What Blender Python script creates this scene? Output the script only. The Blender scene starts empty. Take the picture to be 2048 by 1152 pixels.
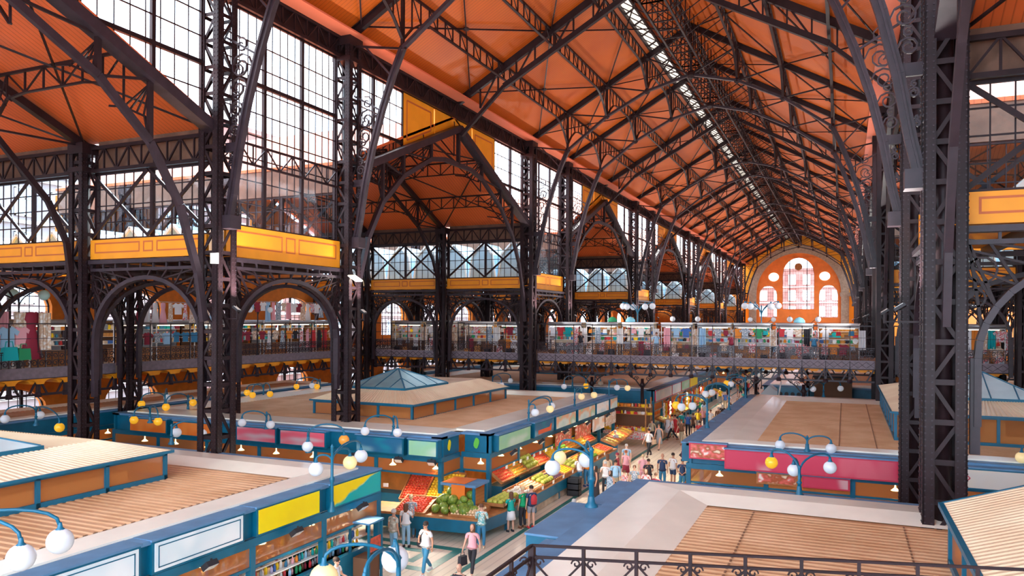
import bpy, math, random
from mathutils import Vector, Matrix
random.seed(7)
S = bpy.context.scene
COL = S.collection
# ---------------- camera ----------------
F_PX = 1515.0
YAW = math.atan(666 / F_PX)
cam_d = bpy.data.cameras.new('camera'); cam = bpy.data.objects.new('camera', cam_d); COL.objects.link(cam)
cam.location = (0, 0, 8.5)
cam.rotation_mode = 'XYZ'
cam.matrix_world = Matrix.Translation((0, 0, 8.5)) @ Matrix.Rotation(YAW, 4, 'Z') @ Matrix.Rotation(math.pi / 2, 4, 'X') @ Matrix.Rotation(0.0047, 4, 'Z')
cam_d.sensor_width = 36.0; cam_d.lens = F_PX / 2048 * 36.0
cam_d.shift_y = 64 / 2048; cam_d.clip_end = 1000; cam_d.clip_start = .1
S.camera = cam
# ---------------- world, sun, exposure ----------------
W = bpy.data.worlds.new('sky'); S.world = W; W.use_nodes = True
nt = W.node_tree; bg = nt.nodes['Background']
tc = nt.nodes.new('ShaderNodeTexCoord'); ns = nt.nodes.new('ShaderNodeTexNoise'); ns.inputs['Scale'].default_value = 2.2; ns.inputs['Detail'].default_value = 5
cr = nt.nodes.new('ShaderNodeValToRGB'); cr.color_ramp.elements[0].position = .3; cr.color_ramp.elements[0].color = (.62, .76, .97, 1)
cr.color_ramp.elements[1].position = .62; cr.color_ramp.elements[1].color = (.80, .90, 1.0, 1)
nt.links.new(tc.outputs['Generated'], ns.inputs['Vector']); nt.links.new(ns.outputs['Fac'], cr.inputs[0]); nt.links.new(cr.outputs[0], bg.inputs[0])
bg.inputs[1].default_value = 2.0
sd = bpy.data.lights.new('sun', 'SUN'); sun = bpy.data.objects.new('sun', sd); COL.objects.link(sun)
sd.energy = 2.0; sd.angle = math.radians(12); sd.color = (1, .96, .9); sun.rotation_euler = (math.radians(38), 0, math.radians(200))
S.view_settings.view_transform = 'Standard'; S.view_settings.look = 'None'; S.view_settings.gamma = 1
S.view_settings.use_curve_mapping = False; S.view_settings.exposure = 2.05
S.cycles.max_bounces = 7; S.cycles.diffuse_bounces = 5; S.cycles.glossy_bounces = 2; S.cycles.transparent_max_bounces = 16; S.cycles.transmission_bounces = 3
S.cycles.caustics_reflective = False; S.cycles.caustics_refractive = False; S.cycles.sample_clamp_indirect = 6

# ---------------- materials ----------------
MAT = {}
def mat(name, col, rough=.55, metal=0.0, var=0.0, vscale=3.0, spec=.5, bump=0.0, emit=None, es=0.0, col2=None, streak=None):
    m = bpy.data.materials.new(name); m.use_nodes = True; MAT[name] = m
    n = m.node_tree; b = n.nodes['Principled BSDF']
    b.inputs['Roughness'].default_value = rough; b.inputs['Metallic'].default_value = metal
    b.inputs['Specular IOR Level'].default_value = spec
    b.inputs['Base Color'].default_value = (*col, 1)
    if var or col2 or bump:
        t = n.nodes.new('ShaderNodeTexCoord'); z = n.nodes.new('ShaderNodeTexNoise'); z.inputs['Scale'].default_value = vscale; z.inputs['Detail'].default_value = 4
        if streak:
            mp = n.nodes.new('ShaderNodeMapping'); mp.inputs['Scale'].default_value = streak
            n.links.new(t.outputs['Object'], mp.inputs[0]); n.links.new(mp.outputs[0], z.inputs['Vector'])
        else: n.links.new(t.outputs['Object'], z.inputs['Vector'])
        r = n.nodes.new('ShaderNodeValToRGB'); r.color_ramp.elements[0].position = .35; r.color_ramp.elements[1].position = .65
        c2 = col2 or tuple(min(1, c * (1 + var)) for c in col)
        c1 = col if col2 else tuple(c * (1 - var) for c in col)
        r.color_ramp.elements[0].color = (*c1, 1); r.color_ramp.elements[1].color = (*c2, 1)
        n.links.new(z.outputs['Fac'], r.inputs[0]); n.links.new(r.outputs[0], b.inputs['Base Color'])
        if bump:
            bp = n.nodes.new('ShaderNodeBump'); bp.inputs['Strength'].default_value = bump; bp.inputs['Distance'].default_value = .02
            n.links.new(z.outputs['Fac'], bp.inputs['Height']); n.links.new(bp.outputs[0], b.inputs['Normal'])
    if emit: b.inputs['Emission Color'].default_value = (*emit, 1); b.inputs['Emission Strength'].default_value = es
    return m
def boards(name, c1, c2, axis, pitch, groove):
    # boards with a dark joint every pitch metres along one axis
    m = mat(name, c1, rough=.5); n = m.node_tree; b = n.nodes['Principled BSDF']
    t = n.nodes.new('ShaderNodeTexCoord'); sp = n.nodes.new('ShaderNodeSeparateXYZ'); n.links.new(t.outputs['Object'], sp.inputs[0])
    mu = n.nodes.new('ShaderNodeMath'); mu.operation = 'MULTIPLY'; mu.inputs[1].default_value = 1 / pitch; n.links.new(sp.outputs[axis], mu.inputs[0])
    fr = n.nodes.new('ShaderNodeMath'); fr.operation = 'FRACT'; n.links.new(mu.outputs[0], fr.inputs[0])
    r = n.nodes.new('ShaderNodeValToRGB'); e = r.color_ramp.elements
    e[0].position = 0; e[0].color = (*[x * groove for x in c1], 1); e[1].position = .22; e[1].color = (1, 1, 1, 1)
    z = n.nodes.new('ShaderNodeTexNoise'); z.inputs['Scale'].default_value = .35; n.links.new(t.outputs['Object'], z.inputs['Vector'])
    r2 = n.nodes.new('ShaderNodeValToRGB'); r2.color_ramp.elements[0].position = .35; r2.color_ramp.elements[1].position = .65
    r2.color_ramp.elements[0].color = (*c1, 1); r2.color_ramp.elements[1].color = (*c2, 1); n.links.new(z.outputs['Fac'], r2.inputs[0])
    e[0].color = (groove, groove, groove, 1)
    mx = n.nodes.new('ShaderNodeMix'); mx.data_type = 'RGBA'; mx.blend_type = 'MULTIPLY'; mx.inputs[0].default_value = 1
    n.links.new(fr.outputs[0], r.inputs[0]); n.links.new(r2.outputs[0], mx.inputs[6]); n.links.new(r.outputs[0], mx.inputs[7]); n.links.new(mx.outputs[2], b.inputs['Base Color'])
    return m
def smear(name, stops, scale=(1.2, 1.2, 2.0), rough=.35, seed=0.0):
    # printed sign sheet whose blurred colour fields follow soft noise
    m = mat(name, stops[0], rough=rough); n = m.node_tree; b = n.nodes['Principled BSDF']
    t = n.nodes.new('ShaderNodeTexCoord'); mp = n.nodes.new('ShaderNodeMapping'); mp.inputs['Scale'].default_value = scale; mp.inputs['Location'].default_value = (seed, seed * 2, seed)
    z = n.nodes.new('ShaderNodeTexNoise'); z.inputs['Scale'].default_value = 1.0; z.inputs['Detail'].default_value = 1.5
    r = n.nodes.new('ShaderNodeValToRGB'); r.color_ramp.interpolation = 'EASE'
    e = r.color_ramp.elements
    while len(e) < len(stops): e.new(.5)
    for i, c_ in enumerate(stops): e[i].position = .3 + .4 * i / (len(stops) - 1); e[i].color = (*c_, 1)
    n.links.new(t.outputs['Object'], mp.inputs[0]); n.links.new(mp.outputs[0], z.inputs['Vector']); n.links.new(z.outputs['Fac'], r.inputs[0]); n.links.new(r.outputs[0], b.inputs['Base Color'])
    return m
def glass(name, tint, refl=.08):
    m = bpy.data.materials.new(name); m.use_nodes = True; MAT[name] = m; n = m.node_tree; n.nodes.clear()
    o = n.nodes.new('ShaderNodeOutputMaterial'); t = n.nodes.new('ShaderNodeBsdfTransparent'); g = n.nodes.new('ShaderNodeBsdfGlossy'); x = n.nodes.new('ShaderNodeMixShader')
    t.inputs[0].default_value = (*tint, 1); g.inputs['Roughness'].default_value = .05; x.inputs[0].default_value = refl
    n.links.new(t.outputs[0], x.inputs[1]); n.links.new(g.outputs[0], x.inputs[2]); n.links.new(x.outputs[0], o.inputs[0]); return m
mat('iron', (.020, .009, .011), rough=.45, spec=.28, var=.25, vscale=2.0)
mat('iron_wash', (.030, .018, .025), rough=.4, spec=.4, var=.2)
boards('ceiling_boards', (.56, .110, .005), (.48, .085, .004), 'Y', .22, .5)
boards('aisle_boards', (.78, .155, .045), (.68, .13, .03), 'X', .22, .5)
mat('ochre', (.90, .33, .010), rough=.55, var=.06, vscale=1.0)
mat('orange_paint', (.86, .22, .03), rough=.6, var=.08, vscale=.8)
mat('stripe_red', (.55, .12, .03), rough=.6)
mat('orange_wall', (.62, .17, .012), rough=.8, var=.12, vscale=2)
mat('eave_pink', (.70, .17, .09), rough=.5)
mat('stone', (.42, .33, .25), rough=.8, var=.15, vscale=3)
mat('blue', (.0, .125, .225), rough=.38, var=.12, vscale=1.5)
mat('blue_ledge', (.10, .24, .42), rough=.5, var=.15, vscale=1.2)
mat('cream', (.96, .93, .80), rough=.22, var=.05, vscale=.7)
mat('cream_warm', (.80, .62, .42), rough=.4, var=.06, vscale=.7)
mat('tan_roof', (.54, .30, .15), rough=.6, col2=(.64, .39, .22), vscale=.8, streak=(1, 1, 1))
mat('tan_light', (.88, .72, .50), rough=.4, col2=(.78, .58, .38), vscale=.6)
mat('roof_joint', (.25, .13, .07), rough=.8)
mat('roof_glass', (.22, .40, .44), rough=.2, var=.15, vscale=.8)
mat('roof_glass_pale', (.62, .80, .84), rough=.2, var=.08, vscale=.8)
glass('clear_glass', (.97, .985, 1.0), .04)
glass('blue_glass', (.72, .88, .96), .06)
mat('globe_white', (.62, .66, .72), rough=.2, emit=(1, 1, 1), es=.03)
mat('globe_amber', (.85, .42, .02), rough=.25, emit=(1, .5, .03), es=.10)
mat('globe_cream', (.80, .60, .30), rough=.25, emit=(1, .75, .35), es=.10)
mat('globe_orange', (.9, .35, .05), rough=.3)
mat('dark', (.02, .02, .025), rough=.6)
mat('white', (.82, .82, .82), rough=.5)
mat('grey', (.42, .44, .46), rough=.4, metal=.3)
mat('wood', (.42, .17, .05), rough=.6, var=.2, vscale=4)
mat('crate', (.62, .28, .07), rough=.65, var=.15, vscale=3)
# ---------------- mesh builder ----------------
class MB:
    def __init__(s): s.v = []; s.f = []
    def quad(s, a, b, c, d): n = len(s.v); s.v += [tuple(a), tuple(b), tuple(c), tuple(d)]; s.f.append((n, n + 1, n + 2, n + 3)); return s
    def box(s, x0, x1, y0, y1, z0, z1):
        n = len(s.v); s.v += [(x, y, z) for z in (z0, z1) for y in (y0, y1) for x in (x0, x1)]
        s.f += [(n + a, n + b, n + c, n + d) for a, b, c, d in ((0, 2, 3, 1), (4, 5, 7, 6), (0, 1, 5, 4), (2, 6, 7, 3), (0, 4, 6, 2), (1, 3, 7, 5))]; return s
    def bar(s, p, q, w, h=None, up=(0, 0, 1)):
        p = Vector(p); q = Vector(q); h = h or w; d = q - p
        if d.length < 1e-5: return s
        d.normalize(); u = Vector(up)
        if abs(d.dot(u)) > .98: u = Vector((1, 0, 0)) if abs(d.x) < .9 else Vector((0, 1, 0))
        a = d.cross(u).normalized(); b = a.cross(d).normalized(); a = a * w / 2; b = b * h / 2; n = len(s.v)
        s.v += [tuple(e + i * a + j * b) for e in (p, q) for i, j in ((-1, -1), (1, -1), (1, 1), (-1, 1))]
        s.f += [(n, n + 3, n + 2, n + 1), (n + 4, n + 5, n + 6, n + 7)] + [(n + k, n + (k + 1) % 4, n + 4 + (k + 1) % 4, n + 4 + k) for k in range(4)]; return s
    def path(s, pts, w, h=None, up=(0, 0, 1)):
        for a, b in zip(pts, pts[1:]): s.bar(a, b, w, h, up)
        return s
    def tube(s, pts, r, n=6, cap=True):
        pts = [Vector(p) for p in pts]; base = len(s.v); R = r if isinstance(r, (list, tuple)) else [r] * len(pts); pu = None
        for i, p in enumerate(pts):
            d = (pts[min(i + 1, len(pts) - 1)] - pts[max(i - 1, 0)]).normalized()
            u = Vector((0, 0, 1)) if abs(d.z) < .95 else Vector((1, 0, 0))
            if pu is not None: u = pu
            a = d.cross(u)
            if a.length < 1e-4: a = d.cross(Vector((0, 1, .1)))
            a.normalize(); b = a.cross(d).normalized(); pu = b
            for k in range(n): t = 2 * math.pi * k / n; s.v.append(tuple(p + (a * math.cos(t) + b * math.sin(t)) * R[i]))
        for i in range(len(pts) - 1):
            for k in range(n): s.f.append((base + i * n + k, base + i * n + (k + 1) % n, base + (i + 1) * n + (k + 1) % n, base + (i + 1) * n + k))
        if cap: s.f.append(tuple(base + k for k in range(n))[::-1]); s.f.append(tuple(base + (len(pts) - 1) * n + k for k in range(n)))
        return s
    def lathe(s, prof, c=(0, 0, 0), n=12, sx=1, sy=1):
        base = len(s.v)
        for r, z in prof:
            for k in range(n): t = 2 * math.pi * k / n; s.v.append((c[0] + r * math.cos(t) * sx, c[1] + r * math.sin(t) * sy, c[2] + z))
        for i in range(len(prof) - 1):
            for k in range(n): s.f.append((base + i * n + k, base + i * n + (k + 1) % n, base + (i + 1) * n + (k + 1) % n, base + (i + 1) * n + k))
        return s
    def ball(s, c, r, n=12, m=8, sx=1, sy=1, sz=1):
        return s.lathe([(r * math.sin(math.pi * i / m) + 1e-4, -r * sz * math.cos(math.pi * i / m)) for i in range(m + 1)], c, n, sx, sy)
    def prism(s, poly, ax, t0, t1):
        # poly: 2D outline in the plane normal to ax, pushed from t0 to t1
        def P(a, b, t): return {'x': (t, a, b), 'y': (a, t, b), 'z': (a, b, t)}[ax]
        n = len(s.v); k = len(poly); s.v += [P(a, b, t0) for a, b in poly] + [P(a, b, t1) for a, b in poly]
        s.f += [tuple(n + i for i in range(k))[::-1], tuple(n + k + i for i in range(k))] + [(n + i, n + (i + 1) % k, n + k + (i + 1) % k, n + k + i) for i in range(k)]; return s
    def add(s, o, M=None):
        n = len(s.v); s.v += [tuple(M @ Vector(v)) for v in o.v] if M is not None else o.v; s.f += [tuple(i + n for i in f) for f in o.f]; return s
    def mesh(s, name, m, smooth=False):
        me = bpy.data.meshes.new(name); me.from_pydata(s.v, [], s.f); me.update()
        for k in (m if isinstance(m, (list, tuple)) else [m]): me.materials.append(MAT[k] if isinstance(k, str) else k)
        if smooth: me.polygons.foreach_set('use_smooth', [True] * len(me.polygons))
        return me
    def build(s, name, m, parent=None, smooth=False):
        o = bpy.data.objects.new(name, s.mesh(name, m, smooth)); COL.objects.link(o)
        if parent: o.parent = parent
        return o
def tag(o, label, cat, group=None, kind=None):
    o['label'] = label; o['category'] = cat
    if group: o['group'] = group
    if kind: o['kind'] = kind
    return o
def empty(name, loc=(0, 0, 0), rz=0):
    o = bpy.data.objects.new(name, None); COL.objects.link(o); o.location = loc; o.rotation_euler = (0, 0, rz); o.empty_display_size = .1; return o
def new(name, me, parent=None, loc=(0, 0, 0), rz=0):
    o = bpy.data.objects.new(name, me); COL.objects.link(o); o.location = loc; o.rotation_euler = (0, 0, rz)
    if parent: o.parent = parent
    return o
KIDS = {}
def copy_tree(o, parent=None):
    c = o.copy(); COL.objects.link(c); c.parent = parent
    for ch in list(o.children): copy_tree(ch, c)
    return c
def at(x, y, Z):
    # world X, Y of the photograph point (x, y) at height Z
    dx = x - 1024; dv = y - 640; dx, dv = dx + dv * .0047, dv - dx * .0047
    z = F_PX * (8.5 - Z) / dv; xc = dx * z / F_PX; c, s = math.cos(YAW), math.sin(YAW)
    return (xc * c - z * s, xc * s + z * c)
ORD = ['first', 'second', 'third', 'fourth', 'fifth', 'sixth', 'seventh', 'eighth', 'ninth', 'tenth', 'eleventh', 'twelfth', 'thirteenth', 'fourteenth', 'fifteenth', 'sixteenth', 'seventeenth', 'eighteenth', 'nineteenth', 'twentieth']
def arc(n, a0, a1, rx, ry, cx, cy): return [(cx + rx * math.cos(a0 + (a1 - a0) * i / n), cy + ry * math.sin(a0 + (a1 - a0) * i / n)) for i in range(n + 1)]
def spiral(r, turns=1.4, n=12, a0=0.0, hand=1):
    return [(r * (1 - .75 * i / n) * math.cos(a0 + hand * turns * 2 * math.pi * i / n), r * (1 - .75 * i / n) * math.sin(a0 + hand * turns * 2 * math.pi * i / n)) for i in range(n + 1)]
# ================= the hall =================
XL, XR, XC = -22.0, 2.28, -9.86
NB = 8.2; PER = 31.1
PAIRS = [(22.0 + PER * k, 30.2 + PER * k) for k in range(-1, 6)]
PAIRS[0] = (-9.1, -0.9)
YEND = 188.0
EAVE = 22.0; RIDGE = 28.9
ROWS = (0.0, 7.4, 14.6)     # rows of columns, measured outward from the nave columns
def X_(side, d): return XL - d if side < 0 else XR + d
SIDE = {-1: 'left', 1: 'right'}
def rz(x): return RIDGE - abs(x - XC) * (RIDGE - EAVE) / (XR - XC)
# ground outside, floor inside
m = boards('floor_tiles', (.86, .77, .62), (.78, .69, .55), 'X', .33, .72)
n = m.node_tree
tag(MB().box(-46, 26, -14, 190, -.2, 0).build('floor', 'floor_tiles'), 'pale ceramic tiled floor of the market hall', 'floor', kind='structure')
mat('street', (.45, .44, .43), rough=.8, var=.1)
tag(MB().box(-260, 260, -200, 420, -.5, -.22).build('street', 'street'), 'grey street surface around the hall', 'street', kind='structure')
# green inlay strips and rhombus in the aisle floor
mat('green_tile', (.03, .22, .20), rough=.4, var=.15, vscale=6)
mat('sand_tile', (.62, .40, .22), rough=.5, var=.1, vscale=3)
g = MB()
for x0 in (-11.95, -8.05): g.box(x0, x0 + .22, -10, 186, 0.0, .008)
for yy in (16.5, 19.2): g.box(-14.2, -11.95, yy, yy + .5, 0, .008)
def loop(cx, cy, w, h, t):
    g.box(cx - w, cx + w, cy - h, cy - h + t, 0, .008); g.box(cx - w, cx + w, cy + h - t, cy + h, 0, .008); g.box(cx - w, cx - w + t, cy - h + t, cy + h - t, 0, .008); g.box(cx + w - t, cx + w, cy - h + t, cy + h - t, 0, .008)
loop(-15.0, 23.6, 2.2, 1.4, .35); loop(-15.0, 23.6, 1.2, .7, .3)
loop(-6.2, 27, 1.6, 1.3, .35); loop(-10.1, 15.2, 1.1, .8, .4)
tag(g.build('trim_1', 'green_tile'), 'green tile strips let into the pale aisle floor', 'floor inlay', kind='structure')

# nave ceiling: boards on both slopes, a glazed slit beside the ridge
def slope(mb, xa, xb, y0, y1, t=.14, lift=.24):
    za, zb = rz(xa) + lift, rz(xb) + lift
    mb.v += [(xa, y0, za), (xb, y0, zb), (xb, y1, zb), (xa, y1, za), (xa, y0, za + t), (xb, y0, zb + t), (xb, y1, zb + t), (xa, y1, za + t)]
    n = len(mb.v) - 8; mb.f += [(n + a, n + b, n + c, n + d) for a, b, c, d in ((0, 3, 2, 1), (4, 5, 6, 7), (0, 1, 5, 4), (2, 3, 7, 6), (1, 2, 6, 5), (0, 4, 7, 3))]
c = MB(); slope(c, XL - .5, XC - 2.75, -12, YEND); slope(c, XC - 2.1, XC, -12, YEND); slope(c, XC, XR + .5, -12, YEND)
tag(c.build('ceiling', 'ceiling_boards'), 'orange boarded nave ceiling rising to the ridge', 'ceiling', kind='structure')
w = MB(); slope(w, XC - 2.75, XC - 2.1, -12, YEND, .03, .3)
mat('slit_glow', (.8, .8, .78), rough=.3, emit=(1, .88, .75), es=.22)  # glow in the material stands in for daylight through the strip
tag(w.build('window_1', 'slit_glow'), 'narrow strip of roof glazing beside the ridge', 'roof light', kind='structure')
f = MB()
for i in range(100):
    y = -12 + i * 2; f.bar((XC - 2.75, y, rz(XC - 2.75) + .22), (XC - 2.1, y, rz(XC - 2.1) + .22), .05, .1)
f.bar((XC - 2.75, -12, rz(XC - 2.75) + .2), (XC - 2.75, YEND, rz(XC - 2.75) + .2), .12, .25); f.bar((XC - 2.1, -12, rz(XC - 2.1) + .2), (XC - 2.1, YEND, rz(XC - 2.1) + .2), .12, .25)
f.build('window_frame', 'iron', bpy.data.objects['window_1'])
for sd_ in (-1, 1):
    x = X_(sd_, 0); e = MB().box(min(x, x - sd_ * .9), max(x, x - sd_ * .9), -12, YEND, EAVE - .02, EAVE + .06)
    tag(e.build('trim_%d' % (3 if sd_ < 0 else 4), 'eave_pink'), 'salmon board along the %s eave of the nave' % SIDE[sd_], 'eave board', kind='structure')

def girder(mb, P, Q, dn, n, t=.09, web=.05, verts=True, up=(0, 0, 1)):
    # lattice girder from P to Q (top chord), dn = vector to the bottom chord
    P = Vector(P); Q = Vector(Q); dn = Vector(dn)
    mb.bar(P, Q, t, t, up); mb.bar(P + dn, Q + dn, t, t, up)
    for i in range(n + 1):
        a = P + (Q - P) * i / n
        if verts: mb.bar(a, a + dn, web, web)
        if i < n:
            b = P + (Q - P) * (i + 1) / n
            if i % 2: mb.bar(a, b + dn, web, web)
            else: mb.bar(a + dn, b, web, web)
    return mb

# ---- columns ----
def column_mesh(H, w, lw, step, rivet):
    posts = []
    for sx in (-1, 1):
        for sy in (-1, 1):
            p = MB(); x = sx * w / 2; y = sy * w / 2
            p.box(min(x, x - sx * lw), max(x, x - sx * lw), min(y, y - sy * .05), max(y, y - sy * .05), 0, H)
            p.box(min(x, x - sx * .05), max(x, x - sx * .05), min(y, y - sy * lw), max(y, y - sy * lw), 0, H)
            p.box(min(x - sx * .04, x - sx * .10), max(x - sx * .04, x - sx * .10), min(y - sy * .04, y - sy * .10), max(y - sy * .04, y - sy * .10), 0, H)
            posts.append(p)
    lat = MB(); nst = int(H / step); a = w / 2 - .07; b = w / 2 - lw + .03
    for i in range(nst):
        z0 = i * step; z1 = z0 + step; fl = 1 if i % 2 else -1
        for q in (-1, 1):
            lat.bar((q * a, -b * fl, z0 + .1), (q * a, b * fl, z1 - .1), .10, .025, (1, 0, 0)); lat.bar((-b * fl, q * a, z0 + .1), (b * fl, q * a, z1 - .1), .10, .025, (0, 1, 0))
            lat.box(q * a - .015, q * a + .015, -b, b, z1 - .07, z1 + .07); lat.box(-b, b, q * a - .015, q * a + .015, z1 - .07, z1 + .07)
    rv = MB()
    if rivet:
        k = int(H / .16)
        for sx in (-1, 1):
            for sy in (-1, 1):
                for i in range(k):
                    z = .1 + i * .16
                    for dd in (.06, lw - .06):
                        rv.box(sx * w / 2 - .018, sx * w / 2 + .018, sy * (w / 2 - dd) - .02, sy * (w / 2 - dd) + .02, z, z + .035)
                        rv.box(sx * (w / 2 - dd) - .02, sx * (w / 2 - dd) + .02, sy * w / 2 - .018, sy * w / 2 + .018, z, z + .035)
    cap = MB().box(-w / 2 - .03, w / 2 + .03, -w / 2 - .03, w / 2 + .03, H - .45, H).box(-w / 2 - .02, w / 2 + .02, -w / 2 - .02, w / 2 + .02, H - 1.2, H - 1.0)
    base = MB().box(-w / 2 - .2, w / 2 + .2, -w / 2 - .2, w / 2 + .2, 0, .25).box(-w / 2 - .1, w / 2 + .1, -w / 2 - .1, w / 2 + .1, .25, .6)
    r = [('post', p.mesh('post', 'iron')) for p in posts] + [('lattice', lat.mesh('lattice', 'iron')), ('capital', cap.mesh('capital', 'iron')), ('base', base.mesh('base', 'iron'))]
    if rivet: r.append(('rivets', rv.mesh('rivets', 'iron_wash')))
    return r
def place_column(name, parts, x, y, label, cat, group, pipe=None):
    o = empty(name, (x, y, 0)); tag(o, label, cat, group)
    for nm, me in parts:
        q = new(nm, me, o)
        if nm == 'rivets': q['kind'] = 'stuff'
    if pipe: MB().tube([(0, 0, .2), (0, 0, pipe)], .21, 12).build('downpipe', 'iron', o, True)
    return o
NAVE_COL = column_mesh(EAVE, .98, .27, 1.0, True); NAVE_FAR = column_mesh(EAVE, .98, .27, 1.0, False)
AISLE_COL = column_mesh(15.8, .85, .24, 1.0, True); AISLE_FAR = column_mesh(15.8, .85, .24, 1.4, False)
for s_ in (-1, 1):
    k = 0
    for pi, pr in enumerate(PAIRS):
        for y in pr:
            if pi == 0: continue
            place_column('nave_column', NAVE_COL if pi <= 1 else NAVE_FAR, X_(s_, 0), y, 'tall latticed iron nave column, %s along the %s side of the nave' % (ORD[k], SIDE[s_]), 'column', 'nave columns', 20 if (s_ > 0 or pi == 1) else None)
            k += 1
    for ri in (1, 2):
        k = 0
        for pi, pr in enumerate(PAIRS):
            if pi == 0 or (s_ > 0 and pi > 3): continue
            for y in pr:
                place_column('aisle_column', AISLE_COL if pi == 1 else AISLE_FAR, X_(s_, ROWS[ri]), y, 'shorter latticed iron column, %s of the %s aisle row on the %s' % (ORD[k], 'inner' if ri == 1 else 'outer', SIDE[s_]), 'column', 'aisle columns', 15 if pi < 3 else None)
                k += 1

# ---- nave roof trusses ----
TX = [0, 3.1, 6.1, 9.05, XC - XL]
def tz(d): return EAVE + d * (RIDGE - EAVE) / (XC - XL)
BZ = {1: 21.1, 2: 23.3, 3: 24.8, 4: 25.6}
def scroll_panel(pts_fn, zs):
    # iron scrollwork filling the gap between column and curved brace; pts_fn(z) -> inner, outer offsets
    p = MB()
    for z in zs:
        a, b = pts_fn(z); r = max(.10, (b - a) * .42); cx = (a + b) / 2
        p.path([(cx + u, 0, z + v) for u, v in spiral(r, 1.6, 14, 0)], .045, .09, (0, 1, 0))
        p.path([(cx + u, 0, z + v + r * 1.5) for u, v in spiral(r * .6, 1.2, 10, 2, -1)], .04, .08, (0, 1, 0))
    return p
BR = [(.55, 12.3), (.75, 13.2), (1.05, 14.9), (1.45, 16.6), (2.0, 18.4), (2.6, 20.0), (3.1, 21.1)]
def brx(z):
    for (a, za), (b, zb) in zip(BR, BR[1:]):
        if za <= z <= zb: return a + (b - a) * (z - za) / (zb - za)
    return BR[-1][0]
def arch_truss_parts():
    out = []
    raf = MB(); ch = MB(); vt = MB(); dg = MB(); bcs = []; VT = []
    for s_ in (-1, 1):
        X = lambda d: (XL - XC + d) if s_ < 0 else -(XL - XC + d)
        raf.bar((X(0), 0, tz(0)), (X(TX[4]), 0, tz(TX[4])), .26, .30); raf.bar((X(0), 0, tz(0) + .2), (X(TX[4]), 0, tz(TX[4]) + .2), .42, .05)
        B = [(X(TX[i]), 0, BZ[i]) for i in (1, 2, 3, 4)]
        ch.path(B, .26, .16)
        for i in (1, 2, 3): VT.append(MB().bar((X(TX[i]), 0, tz(TX[i])), B[i - 1], .15, .15).ball(B[i - 1], .22, 8, 5, sy=.7).ball((X(TX[i]), 0, tz(TX[i])), .25, 8, 5, sy=.8))
        dg.bar((X(0.3), 0, 21.6), B[0], .10, .10)
        for i in (1, 2, 3): dg.bar((X(TX[i]), 0, tz(TX[i])), B[i], .09, .09)
        bm_ = MB().path([(X(a), 0, z) for a, z in BR], .30, .22, (0, 1, 0)).path([(X(a - .02), 0, z) for a, z in BR], .06, .36, (0, 1, 0))
        bm_.box(min(X(.4), X(.9)), max(X(.4), X(.9)), -.28, .28, 11.9, 12.4).bar((X(.4), 0, 15.0), (X(1.2), 0, 15.0), .1, .34)
        bm_.bar((X(.4), 0, 19.2), (X(2.0), 0, 18.3), .08, .08).bar((X(1.0), 0, 21.5), (X(2.5), 0, 19.9), .08, .08)
        sp = scroll_panel(lambda z: (.5, brx(z) - .1), [13.6, 14.4, 15.6, 16.4, 17.2, 18.0])
        sp.v = [((XL - XC + x) if s_ < 0 else -(XL - XC + x), y, z) for x, y, z in sp.v]
        bm_.add(sp); bcs.append(bm_)
    VT.append(MB().bar((0, 0, RIDGE), (0, 0, BZ[4]), .16, .16).ball((0, 0, BZ[4]), .3, 8, 5))
    return [('rafter', raf.mesh('rafter', 'iron')), ('bottom_chord', ch.mesh('bottom_chord', 'iron_wash')), *[('hanger', q.mesh('hanger', 'iron')) for q in VT], ('tie_rod', dg.mesh('tie_rod', 'iron')),
            ('curved_bracket', bcs[0].mesh('curved_bracket', 'iron_wash')), ('curved_bracket', bcs[1].mesh('curved_bracket', 'iron_wash'))]
def flat_truss_parts():
    raf = MB(); ch = MB(); webs = []
    for s_ in (-1, 1):
        X = lambda d: (XL - XC + d) if s_ < 0 else -(XL - XC + d)
        raf.bar((X(0), 0, tz(0)), (X(TX[4]), 0, tz(TX[4])), .26, .42)
        a = (X(.2), 0, 19.9); b = (X(3.1), 0, tz(3.1) - 1.15); c_ = (X(TX[4]), 0, tz(TX[4]) - 1.3)
        ch.bar(a, b, .22, .2); ch.bar(b, c_, .26, .3)
        for i in range(9):
            d0 = 1.5 + i * 1.2; zb = (tz(d0) - 1.2) if d0 > 3.1 else tz(d0) - 1.15 - (3.1 - d0) * .15
            webs.append(MB().bar((X(d0), 0, tz(d0)), (X(d0), 0, zb), .09, .09))
            if i % 2 == 0 and d0 + 1.2 < 12: webs[-1].bar((X(d0), 0, zb), (X(d0 + 1.2), 0, tz(d0 + 1.2)), .09, .09)
    return [('rafter', raf.mesh('rafter', 'iron')), ('bottom_chord', ch.mesh('bottom_chord', 'iron')), *[('web_bar', q.mesh('web_bar', 'iron')) for q in webs]]
ARCH = arch_truss_parts(); FLAT = flat_truss_parts()
TY = []
k = 0; kf = 0
for pi, (ya, yb) in enumerate(PAIRS):
    for y in (ya, yb):
        if pi == 0 and y < -5: continue
        TY.append((y, 'arch'))
        o = empty('roof_truss', (XC, y, 0)); tag(o, 'arched iron roof truss with curved side brackets, %s from the near end' % ORD[k], 'roof truss', 'arched nave trusses'); k += 1
        for nm, me in ARCH: new(nm, me, o)
    if pi < len(PAIRS) - 1:
        y = (yb + PAIRS[pi + 1][0]) / 2; TY.append((y, 'flat'))
        o = empty('roof_truss', (XC, y, 0)); tag(o, 'straight parallel iron roof truss over a side gable, %s from the near end' % ORD[kf], 'roof truss', 'straight nave trusses'); kf += 1
        for nm, me in FLAT: new(nm, me, o)
TY.sort()
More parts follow.
